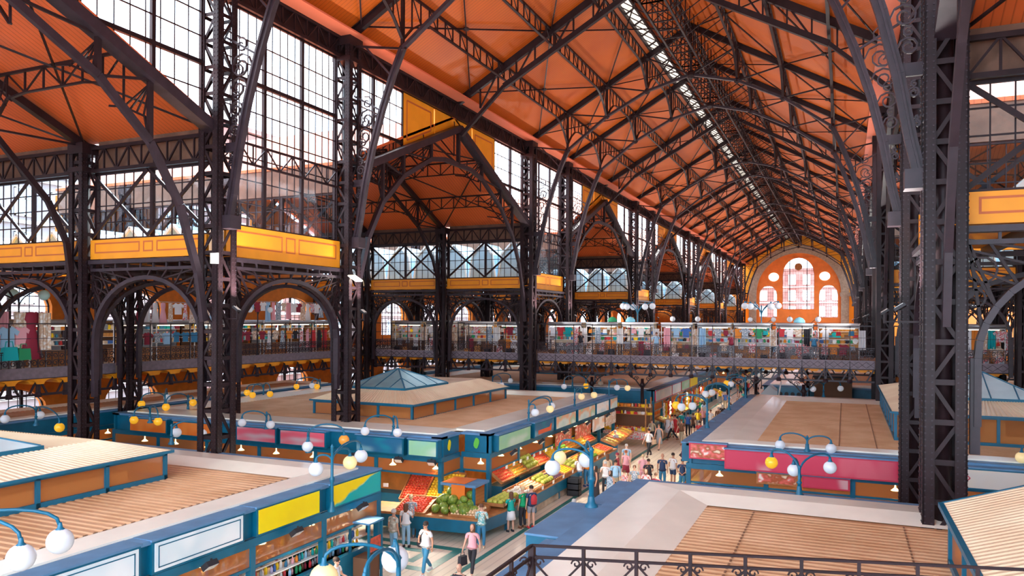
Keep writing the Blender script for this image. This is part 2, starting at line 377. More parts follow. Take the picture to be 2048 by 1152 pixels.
# purlins between trusses
def purlin(L, kneeA, kneeB):
    mb = MB(); n = max(4, int(L / .78)); dep = .85
    def bot(y):
        z = dep
        if kneeA and y < 2.6: z = dep + 1.5 * (1 - y / 2.6) ** 2
        if kneeB and L - y < 2.6: z = max(z, dep + 1.5 * (1 - (L - y) / 2.6) ** 2)
        return z
    mb.bar((0, 0, 0), (0, L, 0), .12, .12)
    for i in range(n + 1):
        y = L * i / n; mb.bar((0, y, 0), (0, y, -bot(y)), .06, .06)
        if i < n:
            y2 = L * (i + 1) / n; mb.bar((0, y, -bot(y)), (0, y2, -bot(y2)), .15, .06)
            if i % 2: mb.bar((0, y, 0), (0, y2, -bot(y2)), .045, .045)
    return mb
for bi in range(len(TY) - 1):
    (y0, k0), (y1, k1) = TY[bi], TY[bi + 1]; L = y1 - y0
    me = purlin(L, k0 == 'arch', k1 == 'arch').mesh('purlin', 'iron')
    for li, d in enumerate((3.1, 6.1, 9.05, 12.14, 15.23, 18.18, 21.18)):
        x = XL + d; z = rz(x) + .1
        if li == 3: z -= .1
        o = new('roof_purlin', me, None, (x, y0, z))
        tag(o, 'lattice purlin in the %s roof bay, %s line up from the left eave' % (ORD[bi], ORD[li]) if li < 3 else ('lattice ridge purlin in the %s roof bay' % ORD[bi] if li == 3 else 'lattice purlin in the %s roof bay, %s line up from the right eave' % (ORD[bi], ORD[6 - li])), 'purlin', 'lattice roof purlins')
    # ridge walkway with its dense hangers, wind braces
    wb = MB()
    for sd_ in (-1, 1):
        for d0, d1 in ((.8, 6.1), (6.1, 12.0)):
            X = lambda d: XL + d if sd_ < 0 else XR - d
            P = [(X(d), y, tz(d) + .02) for d in (d0, d1) for y in (y0, y1)]
            wb.bar(P[0], P[3], .07, .07); wb.bar(P[1], P[2], .07, .07)
            cx = [(P[0][i] + P[3][i]) / 2 for i in range(3)]; wb.ball(cx, .2, 6, 4, sz=.5)
    tag(wb.build('wind_bracing', 'iron'), 'crossed flat iron bracing under the ceiling in the %s roof bay' % ORD[bi], 'bracing', 'roof wind bracing')
    rw = MB()
    nseg = max(3, int(L / 1.3))
    for i in range(nseg + 1):
        y = y0 + L * i / nseg
        for sx in (-1, 1):
            rw.bar((XC + sx * .7, y, RIDGE - .3), (XC + sx * .7, y, 26.2), .06, .06); rw.bar((XC + sx * .7, y, 26.2), (XC - sx * .7, y, 27.3), .05, .05)
            rw.bar((XC + sx * .7, y, 26.2), (XC + sx * 2.6, y, rz(XC + sx * 2.6)), .05, .05)
        rw.bar((XC - .7, y, 26.2), (XC + .7, y, 26.2), .07, .07)
    for sx in (-1, 1):
        rw.bar((XC + sx * .7, y0, 26.2), (XC + sx * .7, y1, 26.2), .12, .12); rw.bar((XC + sx * .7, y0, 27.2), (XC + sx * .7, y1, 27.2), .06, .06)
    tag(rw.build('ridge_walkway', 'iron'), 'hanging iron walkway frame below the ridge in the %s roof bay' % ORD[bi], 'walkway', 'ridge walkway sections')
# ================= glazing, side gables, arcades, outer walls =================
WN = [2]
def glazing(plane, fixed, poly_lo, poly_hi, t0, t1, thick_t, thick_z, thin_t, thin_z, label, glassm='clear_glass', col='iron', kind=True):
    # plane 'x': wall normal along X at X=fixed, t runs along Y; plane 'y': normal along Y. lo(t), hi(t) bound the glass
    fr = MB(); th = MB()
    P = (lambda t, z, o=0: (fixed + o, t, z)) if plane == 'x' else (lambda t, z, o=0: (t, fixed + o, z))
    up = (1, 0, 0) if plane == 'x' else (0, 1, 0)
    def spans(z):
        N = 60; run = None; out = []
        for i in range(N + 1):
            t = t0 + (t1 - t0) * i / N; ok = poly_lo(t) <= z <= poly_hi(t)
            if ok and run is None: run = t
            if (not ok or i == N) and run is not None: out.append((run, t)); run = None
        return [q for q in out if q[1] - q[0] > .1]
    for t in thin_t: th.bar(P(t, poly_lo(t)), P(t, poly_hi(t)), .035, .035, up)
    for z in thin_z:
        for a, b in spans(z): th.bar(P(a, z), P(b, z), .045, .045, up)
    for t in thick_t: fr.bar(P(t, poly_lo(t)), P(t, poly_hi(t)), .16, .14, up)
    for z in thick_z:
        for a, b in spans(z): fr.bar(P(a, z), P(b, z), .16, .16, up)
    N = 24
    g = MB()
    for i in range(N):
        a = t0 + (t1 - t0) * i / N; b = t0 + (t1 - t0) * (i + 1) / N
        if poly_hi(a) - poly_lo(a) < .02 and poly_hi(b) - poly_lo(b) < .02: continue
        g.quad(P(a, poly_lo(a), .03), P(b, poly_lo(b), .03), P(b, poly_hi(b), .03), P(a, poly_hi(a), .03))
        fr.bar(P(a, poly_lo(a)), P(b, poly_lo(b)), .1, .1, up); fr.bar(P(a, poly_hi(a)), P(b, poly_hi(b)), .1, .1, up)
    fr.bar(P(t0, poly_lo(t0)), P(t0, poly_hi(t0)), .1, .1, up); fr.bar(P(t1, poly_lo(t1)), P(t1, poly_hi(t1)), .1, .1, up)
    o = fr.build('window_%d' % WN[0], col); WN[0] += 1
    tag(o, label, 'window', kind='structure')
    th.build('glazing_bar', col, o); g.build('pane', glassm, o); return o
def frange(a, b, n): return [a + (b - a) * i / n for i in range(1, n)]
def band(plane, fixed, t0, t1, z0, z1, face, label):
    # painted ochre fascia with three outlined panels; face = sign of the side it shows its outlines on
    th = .12; P = (lambda a, b, c0, c1, m, o=0: m.box(fixed - th / 2 + o, fixed + th / 2 + o, a, b, c0, c1)) if plane == 'x' else (lambda a, b, c0, c1, m, o=0: m.box(a, b, fixed - th / 2 + o, fixed + th / 2 + o, c0, c1))
    m = MB(); P(t0, t1, z0, z1, m)
    o = m.build('wall_band', 'ochre'); tag(o, label, 'painted band', kind='structure')
    s = MB(); L = t1 - t0; h = z1 - z0
    for a, b in ((.04, .445), (.475, .56), (.59, .96)):
        a = t0 + L * a; b = t0 + L * b; c0 = z0 + h * .30; c1 = z1 - h * .16; w = .06
        off = face * .008
        P(a, b, c1 - w, c1, s, off); P(a, b, c0, c0 + w, s, off); P(a, a + w, c0 + w, c1 - w, s, off); P(b - w, b, c0 + w, c1 - w, s, off)
    s.build('painted_outline', 'stripe_red', o); return o
def arcade(plane, fixed, t0, t1, label, zt=10.9, zs=7.6, crown=10.15):
    # iron girder over an arch, spokes between
    u = (lambda t, z: (fixed, t, z)) if plane == 'x' else (lambda t, z: (t, fixed, z))
    up = (1, 0, 0) if plane == 'x' else (0, 1, 0)
    r = empty('arcade_arch', (0, 0, 0)); tag(r, label, 'iron arch', 'iron arcade arches')
    bm_ = MB().bar(u(t0, zt - .08), u(t1, zt - .08), .36, .16); bm_.bar(u(t0, zt - .4), u(t1, zt - .4), .12, .12)
    n = 9
    for i in range(n + 1): bm_.bar(u(t0 + (t1 - t0) * i / n, zt), u(t0 + (t1 - t0) * i / n, zt - .42), .07, .07)
    bm_.build('top_beam', 'iron_wash', r)
    cx = (t0 + t1) / 2; rx = (t1 - t0) / 2 - .25
    A = [(cx - rx, 5.9)] + [(cx + rx * math.cos(a), zs + (crown - zs) * math.sin(a)) for a in [math.pi * (1 - i / 18) for i in range(19)]] + [(cx + rx, 5.9)]
    MB().path([u(a, z) for a, z in A], .16, .26, up).build('arch_rib', 'iron_wash', r)
    sp = MB()
    for a in [math.pi * (1 - i / 12) for i in range(1, 12)]:
        p = (cx + rx * math.cos(a), zs + (crown - zs) * math.sin(a)); q0 = (cx + rx * 1.0 * math.cos(a) * 1.02, 0)
        sgn = -1 if math.cos(a) < 0 else 1
        tt = min(abs(math.cos(a)) * rx * 1.18 + .25, rx + .2); sp.bar(u(*p), u(cx + sgn * tt, zt - .4), .07, .07)
        if .25 < abs(math.cos(a)) < .95:
            sp.bar(u(*p), u(cx + sgn * (rx + .2), p[1] + (1.1 if abs(math.cos(a)) > .8 else .5)), .06, .06)
    for sgn in (-1, 1):
        for rr, zz, rad in ((.45, 9.8, .32), (.3, 9.1, .22)):
            sp.path([u(cx + sgn * (rx - rr + .35) + a, zz + b) for a, b in arc(10, 0, 2 * math.pi, rad, rad, 0, 0)], .05, .07, up)
    sp.build('spoke', 'iron', r)
    for sgn in (-1, 1): MB().path([u(cx + sgn * (rx + .05), z) for z in (5.2, 6.4, 7.6)], .22, .16, up).build('springer', 'iron_wash', r)
    return r
def linear(a, za, b, zb): return lambda t: za + (zb - za) * (t - a) / (b - a)

mat('frieze', (.16, .08, .05), rough=.7, var=.2, vscale=2)
# -------- nave clerestory --------
for s_ in (-1, 1):
    sd = SIDE[s_]; x = X_(s_, 0); xo = x + s_ * .35
    for pi, (ya, yb) in enumerate(PAIRS):
        if pi == 0: continue
        a, b = ya + .5, yb - .5; far = pi > 2; lo = lambda t: 12.25; hi = lambda t: 21.0
        tt = [a + (b - a) / 3, a + (b - a) * 2 / 3]
        glazing('x', xo, lo, hi, a, b, tt, [18.2], frange(a, b, 9 if far else 15), [12.25 + .95 * i for i in range(1, 9)] if not far else [14, 16, 20], 'tall clerestory window between the paired %s columns, pair %s from the near end' % (sd, ORD[pi - 1]))
        g = MB(); girder(g, (xo - s_ * .15, a, 15.6), (xo - s_ * .15, b, 15.6), (0, 0, -.8), 9); tag(g.build('wind_girder', 'iron'), 'light lattice girder across the %s clerestory window of pair %s' % (sd, ORD[pi - 1]), 'girder', 'clerestory girders')
        band('x', x + s_ * .1, a - .02, b + .02, 10.95, 12.2, -s_, 'ochre band with outlined panels under the %s clerestory, pair %s' % (sd, ORD[pi - 1]))
        arcade('x', x, a, b, 'iron arch between the two %s nave columns of pair %s' % (sd, ORD[pi - 1]))
    # eave girders between all columns
    ks = [-0.9] + [y for p in PAIRS[1:] for y in p]
    for i in range(len(ks) - 1):
        g = MB(); girder(g, (x + s_ * .1, ks[i] + .5, 21.95), (x + s_ * .1, ks[i + 1] - .5, 21.95), (0, 0, -.9), int((ks[i + 1] - ks[i]) / .85), .14, .06)
        tag(MB().box(min(xo, xo + s_ * .08), max(xo, xo + s_ * .08), ks[i], ks[i + 1], 21.0, 22.3).build('wall_frieze', 'iron'), 'brown board strip behind the %s eave girder, span %s' % (sd, ORD[i]), 'board', kind='structure')
        tag(g.build('eave_girder', 'iron'), 'lattice girder under the %s nave eave, span %s from the camera end' % (sd, ORD[i]), 'girder', 'eave girders')
    # wide bays: gable opening with glass corners and painted panels
    for pi in range(len(PAIRS) - 1):
        if s_ > 0 and pi > 4: continue
        y0, y1 = PAIRS[pi][1] + .5, PAIRS[pi + 1][0] - .5; pk = (y0 + y1) / 2
        name = 'wide bay %s' % ORD[pi]
        zb0 = 15.7; zpk = 20.35; loL = linear(y0, zb0 + .1, pk, zpk + .12); loR = linear(pk, zpk + .12, y1, zb0 + .1)
        hi = lambda t: 21.0
        glazing('x', xo, loL, hi, y0, y0 + 5.0, [y0 + 2.2], [18.2], frange(y0, y0 + 5, 8), [17.2, 19.2, 20.1], 'corner glazing at the near foot of the %s gable, %s' % (sd, name))
        glazing('x', xo, loR, hi, y1 - 5.0, y1, [y1 - 2.2], [18.2], frange(y1 - 5, y1, 8), [17.2, 19.2, 20.1], 'corner glazing at the far foot of the %s gable, %s' % (sd, name))
        pn = MB(); ol = MB()
        for (ta, tb, lof) in ((y0 + 5.05, pk, loL), (pk, y1 - 5.05, loR)):
            mid = ta + (tb - ta) * (.58 if lof is loL else .42)
            for a, b in ((ta, mid - .07), (mid + .07, tb)):
                pts = [(a, min(21, lof(a))), (b, min(21, lof(b))), (b, 21.0), (a, 21.0)]
                if pts[1][1] > 20.9 or pts[0][1] > 20.9: pass
                pn.prism(pts, 'x', xo - .05, xo + .05)
                i_ = .35
                q = [(a + i_, lof(a + i_) + i_), (b - i_, lof(b - i_) + i_), (b - i_, 21 - i_), (a + i_, 21 - i_)]
                if q[1][1] < q[2][1] - .1 and q[0][1] < q[3][1] - .1: ol.path([(xo - s_ * .05, u, v) for u, v in q + q[:1]], .09, .03, (1, 0, 0))
                else:
                    q = [(a + i_, lof(a + i_) + i_)] if lof is loL else [(b - i_, lof(b - i_) + i_)]
        tag(pn.build('gable_panel', 'ochre'), 'ochre painted boards filling the peak of the %s gable, %s' % (sd, name), 'wall panel', kind='structure')
        ol.build('painted_outline', 'stripe_red', bpy.data.objects[bpy.context.scene.objects[-1].name] if False else COL.objects[-2])
        # gable truss
        r = empty('gable_truss', (x, 0, 0)); tag(r, 'sloping iron truss framing the opening of the %s side gable, %s' % (sd, name), 'gable truss', 'gable trusses')
        MB().bar((0, y0 - .2, zb0), (0, pk, zpk), .38, .55, (1, 0, 0)).bar((0, pk, zpk), (0, y1 + .2, zb0), .38, .55, (1, 0, 0)).build('sloping_beam', 'iron_wash', r)
        ch = [(.15, 8.4), (.45, 10.2), (1.3, 12.6), (2.6, 14.6), (4.6, 16.3), (7.6, 17.8), (9.2, 18.1)]
        ch = [(0, y0 + t, z) for t, z in ch]; chR = [(0, y0 + y1 - p[1], p[2]) for p in ch]
        MB().path(ch + chR[::-1], .26, .18, (1, 0, 0)).build('curved_chord', 'iron_wash', r)
        HG = []; FAN = []; ROD = []
        for t, zc in ((2.6, 14.6), (4.6, 16.3), (7.6, 17.8)):
            zt_ = zb0 + (zpk - zb0) * t / (pk - y0)
            for yy in (y0 + t, y1 - t):
                HG.append(MB().bar((0, yy, zc), (0, yy, zt_), .16, .16))
                fan = MB(); FAN.append(fan)
                for k_ in range(4): fan.bar((0, yy, zt_ - .2), (s_ * (.3 + .35 * k_), yy, zt_ - 1.25 + .12 * k_), .05, .05)
                fan.path([(s_ * .05, yy, zc + .1), (s_ * .25, yy, zt_ - 1.3), (s_ * 1.3, yy, zt_ - .85), (s_ * 2.0, yy, zt_ - .75)], .07, .07)
        for t0_, z0_, t1_, z1_ in ((2.6, 16.75, 4.6, 16.3), (4.6, 17.6, 7.6, 17.8), (7.6, 18.9, 11, 18.1)):
            ROD.append(MB().bar((0, y0 + t0_, z0_), (0, y0 + t1_, z1_), .09, .09)); ROD.append(MB().bar((0, y1 - t0_, z0_), (0, y1 - t1_, z1_), .09, .09))
        HG.append(MB().bar((0, pk, 18.1), (0, pk, zpk), .2, .2)); [q.build(n_, 'iron', r) for n_, l_ in (('tie_rod', ROD), ('hanger', HG), ('fan_bracket', FAN)) for q in l_]
# -------- side aisles / transepts --------
def slab_yz(mb, pts, x0, x1): mb.prism(pts, 'x', x0, x1)
ZE, ZR = 15.75, 20.75
for s_ in (-1, 1):
    sd = SIDE[s_]
    nb = len(PAIRS) - 1 if s_ < 0 else 4
    for pi in range(nb):
        y0, y1 = PAIRS[pi][1], PAIRS[pi + 1][0]; pk = (y0 + y1) / 2; name = 'wide bay %s' % ORD[pi]
        xa, xb = sorted((X_(s_, .3), X_(s_, 20.3)))
        c = MB(); slab_yz(c, [(y0 - .4, ZE + .15), (pk, ZR + .25), (pk, ZR + .4), (y0 - .4, ZE + .3)], xa, xb); slab_yz(c, [(pk, ZR + .25), (y1 + .4, ZE + .15), (y1 + .4, ZE + .3), (pk, ZR + .4)], xa, xb)
        tag(c.build('ceiling_aisle', 'aisle_boards'), 'orange boarded gabled ceiling over the %s side, %s' % (sd, name), 'ceiling', kind='structure')
        # purlins
        for j, t in enumerate((3.9, 7.7, 11.45, 15.2, 19.0)):
            z = ZE + (ZR - ZE) * (1 - abs(t - 11.45) / 11.45) + .05; mb = MB()
            for da, db in ((0.3, 7.4), (7.4, 14.6), (14.6, 20.2)):
                n = 7; yy = y0 + t
                for i in range(n):
                    u0 = da + (db - da) * i / n; u1 = da + (db - da) * (i + 1) / n
                    f = lambda u: .8 + 1.3 * max(0, 1 - min(u - da, db - u) / 1.5) ** 2
                    mb.bar((X_(s_, u0), yy, z), (X_(s_, u1), yy, z), .1, .1); mb.bar((X_(s_, u0), yy, z - f(u0)), (X_(s_, u1), yy, z - f(u1)), .12, .06); mb.bar((X_(s_, u0), yy, z), (X_(s_, u0), yy, z - f(u0)), .06, .06)
                    mb.bar((X_(s_, u0), yy, z - (f(u0) if i % 2 else 0)), (X_(s_, u1), yy, z - (0 if i % 2 else f(u1))), .05, .05)
            tag(mb.build('aisle_purlin', 'iron'), 'lattice purlin %s across the %s side ceiling of %s' % (ORD[j], sd, name), 'purlin', 'side ceiling purlins')
        for j, d in enumerate((7.4, 14.6)):
            r = empty('aisle_truss', (X_(s_, d), 0, 0)); tag(r, 'arched iron truss over the %s side ceiling of %s, %s row' % (sd, name, 'inner' if j == 0 else 'outer'), 'truss', 'side ceiling trusses')
            MB().bar((0, y0, ZE), (0, pk, ZR), .3, .3, (1, 0, 0)).bar((0, pk, ZR), (0, y1, ZE), .3, .3, (1, 0, 0)).build('rafter', 'iron', r)
            L = y1 - y0; ch = [(.5, 9.5), (.8, 11.6), (1.6, 13.2), (3.9, 15.6), (7.7, 17.6), (11.45, 18.3)]
            ch = [(0, y0 + t, z) for t, z in ch] + [(0, y1 - t, z) for t, z in ch[::-1][1:]]
            MB().path(ch, .22, .16, (1, 0, 0)).build('curved_chord', 'iron', r)
            w = MB()
            for t, zc in ((3.9, 15.6), (7.7, 17.6), (11.45, 18.3)):
                zt_ = ZE + (ZR - ZE) * t / 11.45
                for yy in {y0 + t, y1 - t}:
                    w.bar((0, yy, zc), (0, yy, zt_), .14, .14)
                    for q in (-1, 1):
                        for k_ in range(1, 5): w.bar((0, yy, zt_ - .1), (q * .32 * k_, yy, zt_ - 1.5 + .13 * k_), .05, .05)
            for (t0_, z0_), (t1_, z1_) in (((0, 15.75), (3.9, 15.6)), ((3.9, 17.45), (7.7, 17.6)), ((7.7, 19.1), (11.45, 18.3))): w.bar((0, y0 + t0_, z0_), (0, y0 + t1_, z1_), .08, .08); w.bar((0, y1 - t0_, z0_), (0, y1 - t1_, z1_), .08, .08)
            w.build('web', 'iron', r)
        wb = MB()
        for da, db in ((.3, 7.4), (7.4, 14.6)):
            for ta, tb in ((0, 7.7), (7.7, 11.45), (11.45, 15.2), (15.2, 22.9)):
                zz = lambda t: ZE + (ZR - ZE) * (1 - abs(t - 11.45) / 11.45)
                wb.bar((X_(s_, da), y0 + ta, zz(ta)), (X_(s_, db), y0 + tb, zz(tb)), .07, .07); wb.bar((X_(s_, db), y0 + ta, zz(ta)), (X_(s_, da), y0 + tb, zz(tb)), .07, .07)
        tag(wb.build('wind_bracing', 'iron'), 'crossed iron bracing under the %s side ceiling of %s' % (sd, name), 'bracing', 'side ceiling bracing')
        # long walls of the bay over the arcade rows (facing into the bay)
        for y, wh, fc in ((y0, 'near', 1), (y1, 'far', -1)):
            for ri, (da, db) in enumerate(((0.5, 6.95), (7.85, 14.15), (15.05, 20.2))):
                xa, xb = sorted((X_(s_, da), X_(s_, db))); rn = ('inner', 'middle', 'outer')[ri]
                lab = '%s %s %s, %s bay' % (sd, wh, name, rn)
                if pi > 3 and (fc > 0 or ri == 2): continue
                mid = (xa + xb) / 2
                glazing('y', y - fc * .25, lambda t: 11.8, lambda t: 14.55, xa, xb, [mid], [], frange(xa, xb, 12), [12.5, 13.2, 13.9], 'low window strip, ' + lab, 'blue_glass')
                cb = MB()
                for p, q in ((xa, mid), (mid, xb)): cb.bar((p, y, 11.85), (q, y, 14.5), .14, .06, (0, 1, 0)); cb.bar((q, y + .05, 11.85), (p, y + .05, 14.5), .14, .06, (0, 1, 0))
                tag(cb.build('cross_brace', 'iron'), 'crossed iron bars in front of the window strip, ' + lab, 'bracing', 'window cross braces')
                g = MB().box(xa, xb, min(y - fc * .3, y - fc * .36), max(y - fc * .3, y - fc * .36), 14.6, 16.0); tag(g.build('wall_frieze', 'frieze'), 'brown board strip behind the lattice beam, ' + lab, 'board', kind='structure')
                g = MB(); girder(g, (xa, y, 15.6), (xb, y, 15.6), (0, 0, -.95), 9, .14, .06)
                tag(g.build('lattice_beam', 'iron'), 'lattice beam over the window strip, ' + lab, 'beam', 'lattice beams under side ceilings')
                band('y', y, xa, xb, 10.95, 11.75, fc, 'ochre band, ' + lab)
                arcade('y', y, xa, xb, 'iron arch, ' + lab)
    for pi, (ya, yb) in enumerate(PAIRS):
        if s_ > 0 and pi > 4: continue
        xa, xb = sorted((X_(s_, .2), X_(s_, 20.3)))
        c = MB().box(xa, xb, ya + .3, yb - .3, 11.0, 11.15)
        tag(c.build('ceiling_low', 'ochre'), 'flat ochre ceiling beside column pair %s on the %s' % (ORD[pi - 1] if pi else 'behind the viewpoint', sd), 'ceiling', kind='structure')
        if pi:
            for d in (7.4, 14.6): arcade('x', X_(s_, d), ya + .45, yb - .45, 'iron arch across %s aisle by pair %s, %s row' % (sd, ORD[pi - 1], 'inner' if d < 10 else 'outer'))
            g = MB()
            for d in (2, 4, 9.5, 12): g.bar((X_(s_, d), ya + .3, 10.85), (X_(s_, d), yb - .3, 10.85), .16, .3)
            tag(g.build('ceiling_joist', 'iron'), 'dark joists under the flat %s ceiling by pair %s' % (sd, ORD[pi - 1]), 'joist', kind='structure')
# glazed ridge skylights standing outside on the low aisle roofs
mat('skylight_blue', (.42, .56, .66), rough=.25, var=.12, vscale=.6)
for s_ in (-1, 1):
    for pi, (ya, yb) in enumerate(PAIRS):
        if pi == 0 or (s_ > 0 and pi > 4): continue
        r = empty('outdoor_skylight', (0, 0, 0)); tag(r, 'row of glazed ridge skylights outside on the low %s roof by pair %s' % (SIDE[s_], ORD[pi - 1]), 'skylight', 'outdoor roof skylights')
        g = MB(); fr = MB(); zt = 12.6 if pi == 1 else 14.7; xa, xb = sorted((X_(s_, 1.2), X_(s_, 19.6))); n = 7; w = (xb - xa) / n
        for i in range(n):
            u = xa + i * w; P = [(u, 11.2), (u + w * .15, zt - .9), (u + w * .5, zt), (u + w * .85, zt - .9), (u + w, 11.2)]; g.prism(P, 'y', ya + 2.6, yb - 2.6)
            for yy in (ya + 2.55, (ya + yb) / 2, yb - 2.55): fr.path([(p[0], yy, p[1] + .03) for p in P], .12, .12, (0, 1, 0))
            fr.bar((u + w * .5, ya + 2.5, zt), (u + w * .5, yb - 2.5, zt), .14, .14)
        g.build('skylight_glass', 'skylight_blue', r); fr.build('skylight_frame', 'white', r)
# -------- outer walls with arched windows --------
def arch_wall(mb, plane, f0, f1, t0, t1, z0, z1, ops):
    # ops: (centre, half width, z bottom, z spring, rise); same ops list must not overlap along t
    ax = 'x' if plane == 'x' else 'y'
    def pr(poly): mb.prism(poly, ax, f0, f1)
    cur = t0
    for c_, hw, zb, zs, rise in sorted(ops):
        a, b = c_ - hw, c_ + hw
        if a > cur: pr([(cur, z0), (a, z0), (a, z1), (cur, z1)])
        if zb > z0: pr([(a, z0), (b, z0), (b, zb), (a, zb)])
        n = 10; P = [(c_ + hw * math.cos(math.pi * (1 - i / n)), zs + rise * math.sin(math.pi * i / n)) for i in range(n + 1)]
        for p, q in zip(P, P[1:]): pr([(p[0], p[1]), (q[0], q[1]), (q[0], z1), (p[0], z1)])
        cur = b
    if cur < t1: pr([(cur, z0), (t1, z0), (t1, z1), (cur, z1)])
def arch_window(plane, f, c_, hw, zb, zs, rise, nt_, nz, label, thickt=()):
    lo = lambda t: zb; hi = lambda t: zs + rise * math.sqrt(max(0, 1 - ((t - c_) / hw) ** 2))
    zt = zs + rise
    glazing(plane, f, lo, hi, c_ - hw, c_ + hw, thickt, [], frange(c_ - hw, c_ + hw, nt_), [zb + (zt - zb) * i / nz for i in range(1, nz)], label)
for s_ in (-1, 1):
    x = X_(s_, 20.3); a_, b_ = sorted((x, x + s_ * .6))
    low = []; upp = []
    y = 4.0
    while y < (180 if s_ < 0 else 150):
        low.append((y, 2.0, 1.7, 3.3, 1.2)); upp.append((y, 2.3, 6.9, 9.2, 1.1)); y += 7.775
    w = MB(); arch_wall(w, 'x', a_, b_, -4, 186, 0, 5.3, low); tag(w.build('wall_%s' % SIDE[s_], 'orange_wall'), 'deep orange %s outer wall below the gallery' % SIDE[s_], 'wall', kind='structure')
    w = MB(); arch_wall(w, 'x', a_, b_, -4, 186, 5.3, 11.5, upp); tag(w.build('wall_%s_upper' % SIDE[s_], 'orange_wall'), 'deep orange %s outer wall above the gallery' % SIDE[s_], 'wall', kind='structure')
    for i, (o1, o2) in enumerate(zip(low, upp)):
        if o1[0] > 110: continue
        arch_window('x', x + s_ * .3, *o1, 8, 5, 'ground floor arched window %s along the %s outer wall' % (ORD[min(i, 19)], SIDE[s_]), [o1[0] - .7, o1[0] + .7]); arch_window('x', x + s_ * .3, *o2, 8, 6, 'gallery level arched window %s along the %s outer wall' % (ORD[min(i, 19)], SIDE[s_]), [o2[0]])
    for pi in range(len(PAIRS) - 1):
        y0, y1 = PAIRS[pi][1], PAIRS[pi + 1][0]; pk = (y0 + y1) / 2
        if y0 > (190 if s_ < 0 else 125): continue
        w = MB(); wd = 4.6
        w.prism([(y0, 11.5), (y1, 11.5), (y1, 12.2), (y0, 12.2)], 'x', a_, b_)
        for sg in (-1, 1):
            w.prism([(pk + sg * wd, 12.2), (pk + sg * (y1 - pk), 12.2), (pk + sg * (y1 - pk), ZE), (pk + sg * wd, ZR - wd * (ZR - ZE) / 11.45)], 'x', a_, b_)
            w.prism([(pk, 17.5), (pk + sg * wd, 16.6), (pk + sg * wd, ZR - wd * (ZR - ZE) / 11.45), (pk, ZR)], 'x', a_, b_)
        tag(w.build('wall_gable', 'orange_wall'), 'orange outer gable wall on the %s, wide bay %s' % (SIDE[s_], ORD[pi]), 'wall', kind='structure')
        glazing('x', x + s_ * .3, lambda t: 12.2, lambda t: 17.5 - abs(t - pk) * .196, pk - wd, pk + wd, [pk - 1.6, pk + 1.6], [14.4], frange(pk - wd, pk + wd, 14), [13.3, 15.5, 16.3], 'large end window of the %s side gable, wide bay %s' % (SIDE[s_], ORD[pi]))
# -------- far end wall --------
w = MB()
ops = [(-16.65, 2.0, 9.4, 14.6, 2.3), (-9.98, 3.45, 11.3, 19.4, 3.9), (-3.5, 2.0, 9.4, 14.6, 2.3)]
arch_wall(w, 'y', YEND, YEND + .8, XL - .5, XR + .5, 0, 23.4, ops)
w.prism([(XC - 9.8, 23.4), (XC + 9.8, 23.4), (XC, RIDGE + .2)], 'y', YEND + .2, YEND + .8)
tag(w.build('wall_end', 'orange_paint'), 'orange end wall of the nave with three arched windows', 'wall', kind='structure')
mat('ochre_wall', (.90, .42, .02), rough=.6)
o = MB(); R0, R1 = 9.6, 10.9; cxA, czA = -10.05, 15.0
def ring(mb, ra, rb, rza, rzb, y0, y1, n=28):
    A = arc(n, 0, math.pi, ra, rza, cxA, czA); B = arc(n, 0, math.pi, rb, rzb, cxA, czA)
    for i in range(n): mb.prism([A[i], B[i], B[i + 1], A[i + 1]], 'y', y0, y1)
ring(o, 9.2, 10.9, 9.4, 11.1, YEND - .5, YEND + .3)
for sg in (-1, 1): o.box(min(cxA + sg * 9.2, cxA + sg * 10.9), max(cxA + sg * 9.2, cxA + sg * 10.9), YEND - .5, YEND + .3, 6, 15)
o.box(cxA + 9.0, XR, YEND - .6, YEND, 14.2, 15.1)
tag(o.build('stone_arch', 'stone'), 'broad stone arch framing the end windows', 'stone arch', kind='structure')
o = MB(); A = arc(28, 0, math.pi, 10.9, 11.1, cxA, czA)
for i in range(28):
    p, q = A[i], A[i + 1]; o.prism([p, q, (q[0], max(q[1] + .01, rz(q[0]) + .1)), (p[0], max(p[1] + .01, rz(p[0]) + .1))], 'y', YEND - .25, YEND - .02)
for sg in (-1, 1): o.box(min(cxA + sg * 10.9, cxA + sg * 12.2), max(cxA + sg * 10.9, cxA + sg * 12.2), YEND - .25, YEND - .02, 5, 22.1)
tag(o.build('wall_spandrel', 'ochre_wall'), 'ochre wall above and beside the stone end arch', 'wall', kind='structure')
for i, (op, lab) in enumerate(zip(ops, ('arched end window on the left of the tall one', 'tall central arched end window', 'arched end window on the right of the tall one'))):
    arch_window('y', YEND + .4, *op, 8 if i != 1 else 12, 9, lab, [op[0] - 1.9, op[0] + 1.9] if i == 1 else [])
for xx, nm in ((-15.4, 'left'), (-4.3, 'right')):
    o = empty('window_oculus', (xx, YEND - .1, 18.9)); tag(o, 'small round end window on the %s of the tall one' % nm, 'round window', kind='structure')
    MB().prism(arc(20, 0, 2 * math.pi, 1.15, 1.0, 0, 0)[:-1], 'y', -.05, .05).build('pane', 'oculus_glow' if 'oculus_glow' in MAT else mat('oculus_glow', (.9, .88, .84), rough=.3, emit=(1, .95, .9), es=.5), o)  # solid wall behind: the pane glows in place of daylight
o = MB().prism(arc(20, 0, 2 * math.pi, .85, .85, -9.98, 21.2)[:-1], 'y', YEND + .05, YEND + .35); tag(o.build('wall_clock', 'wood'), 'round bronze disc hanging in the tall end window', 'clock')
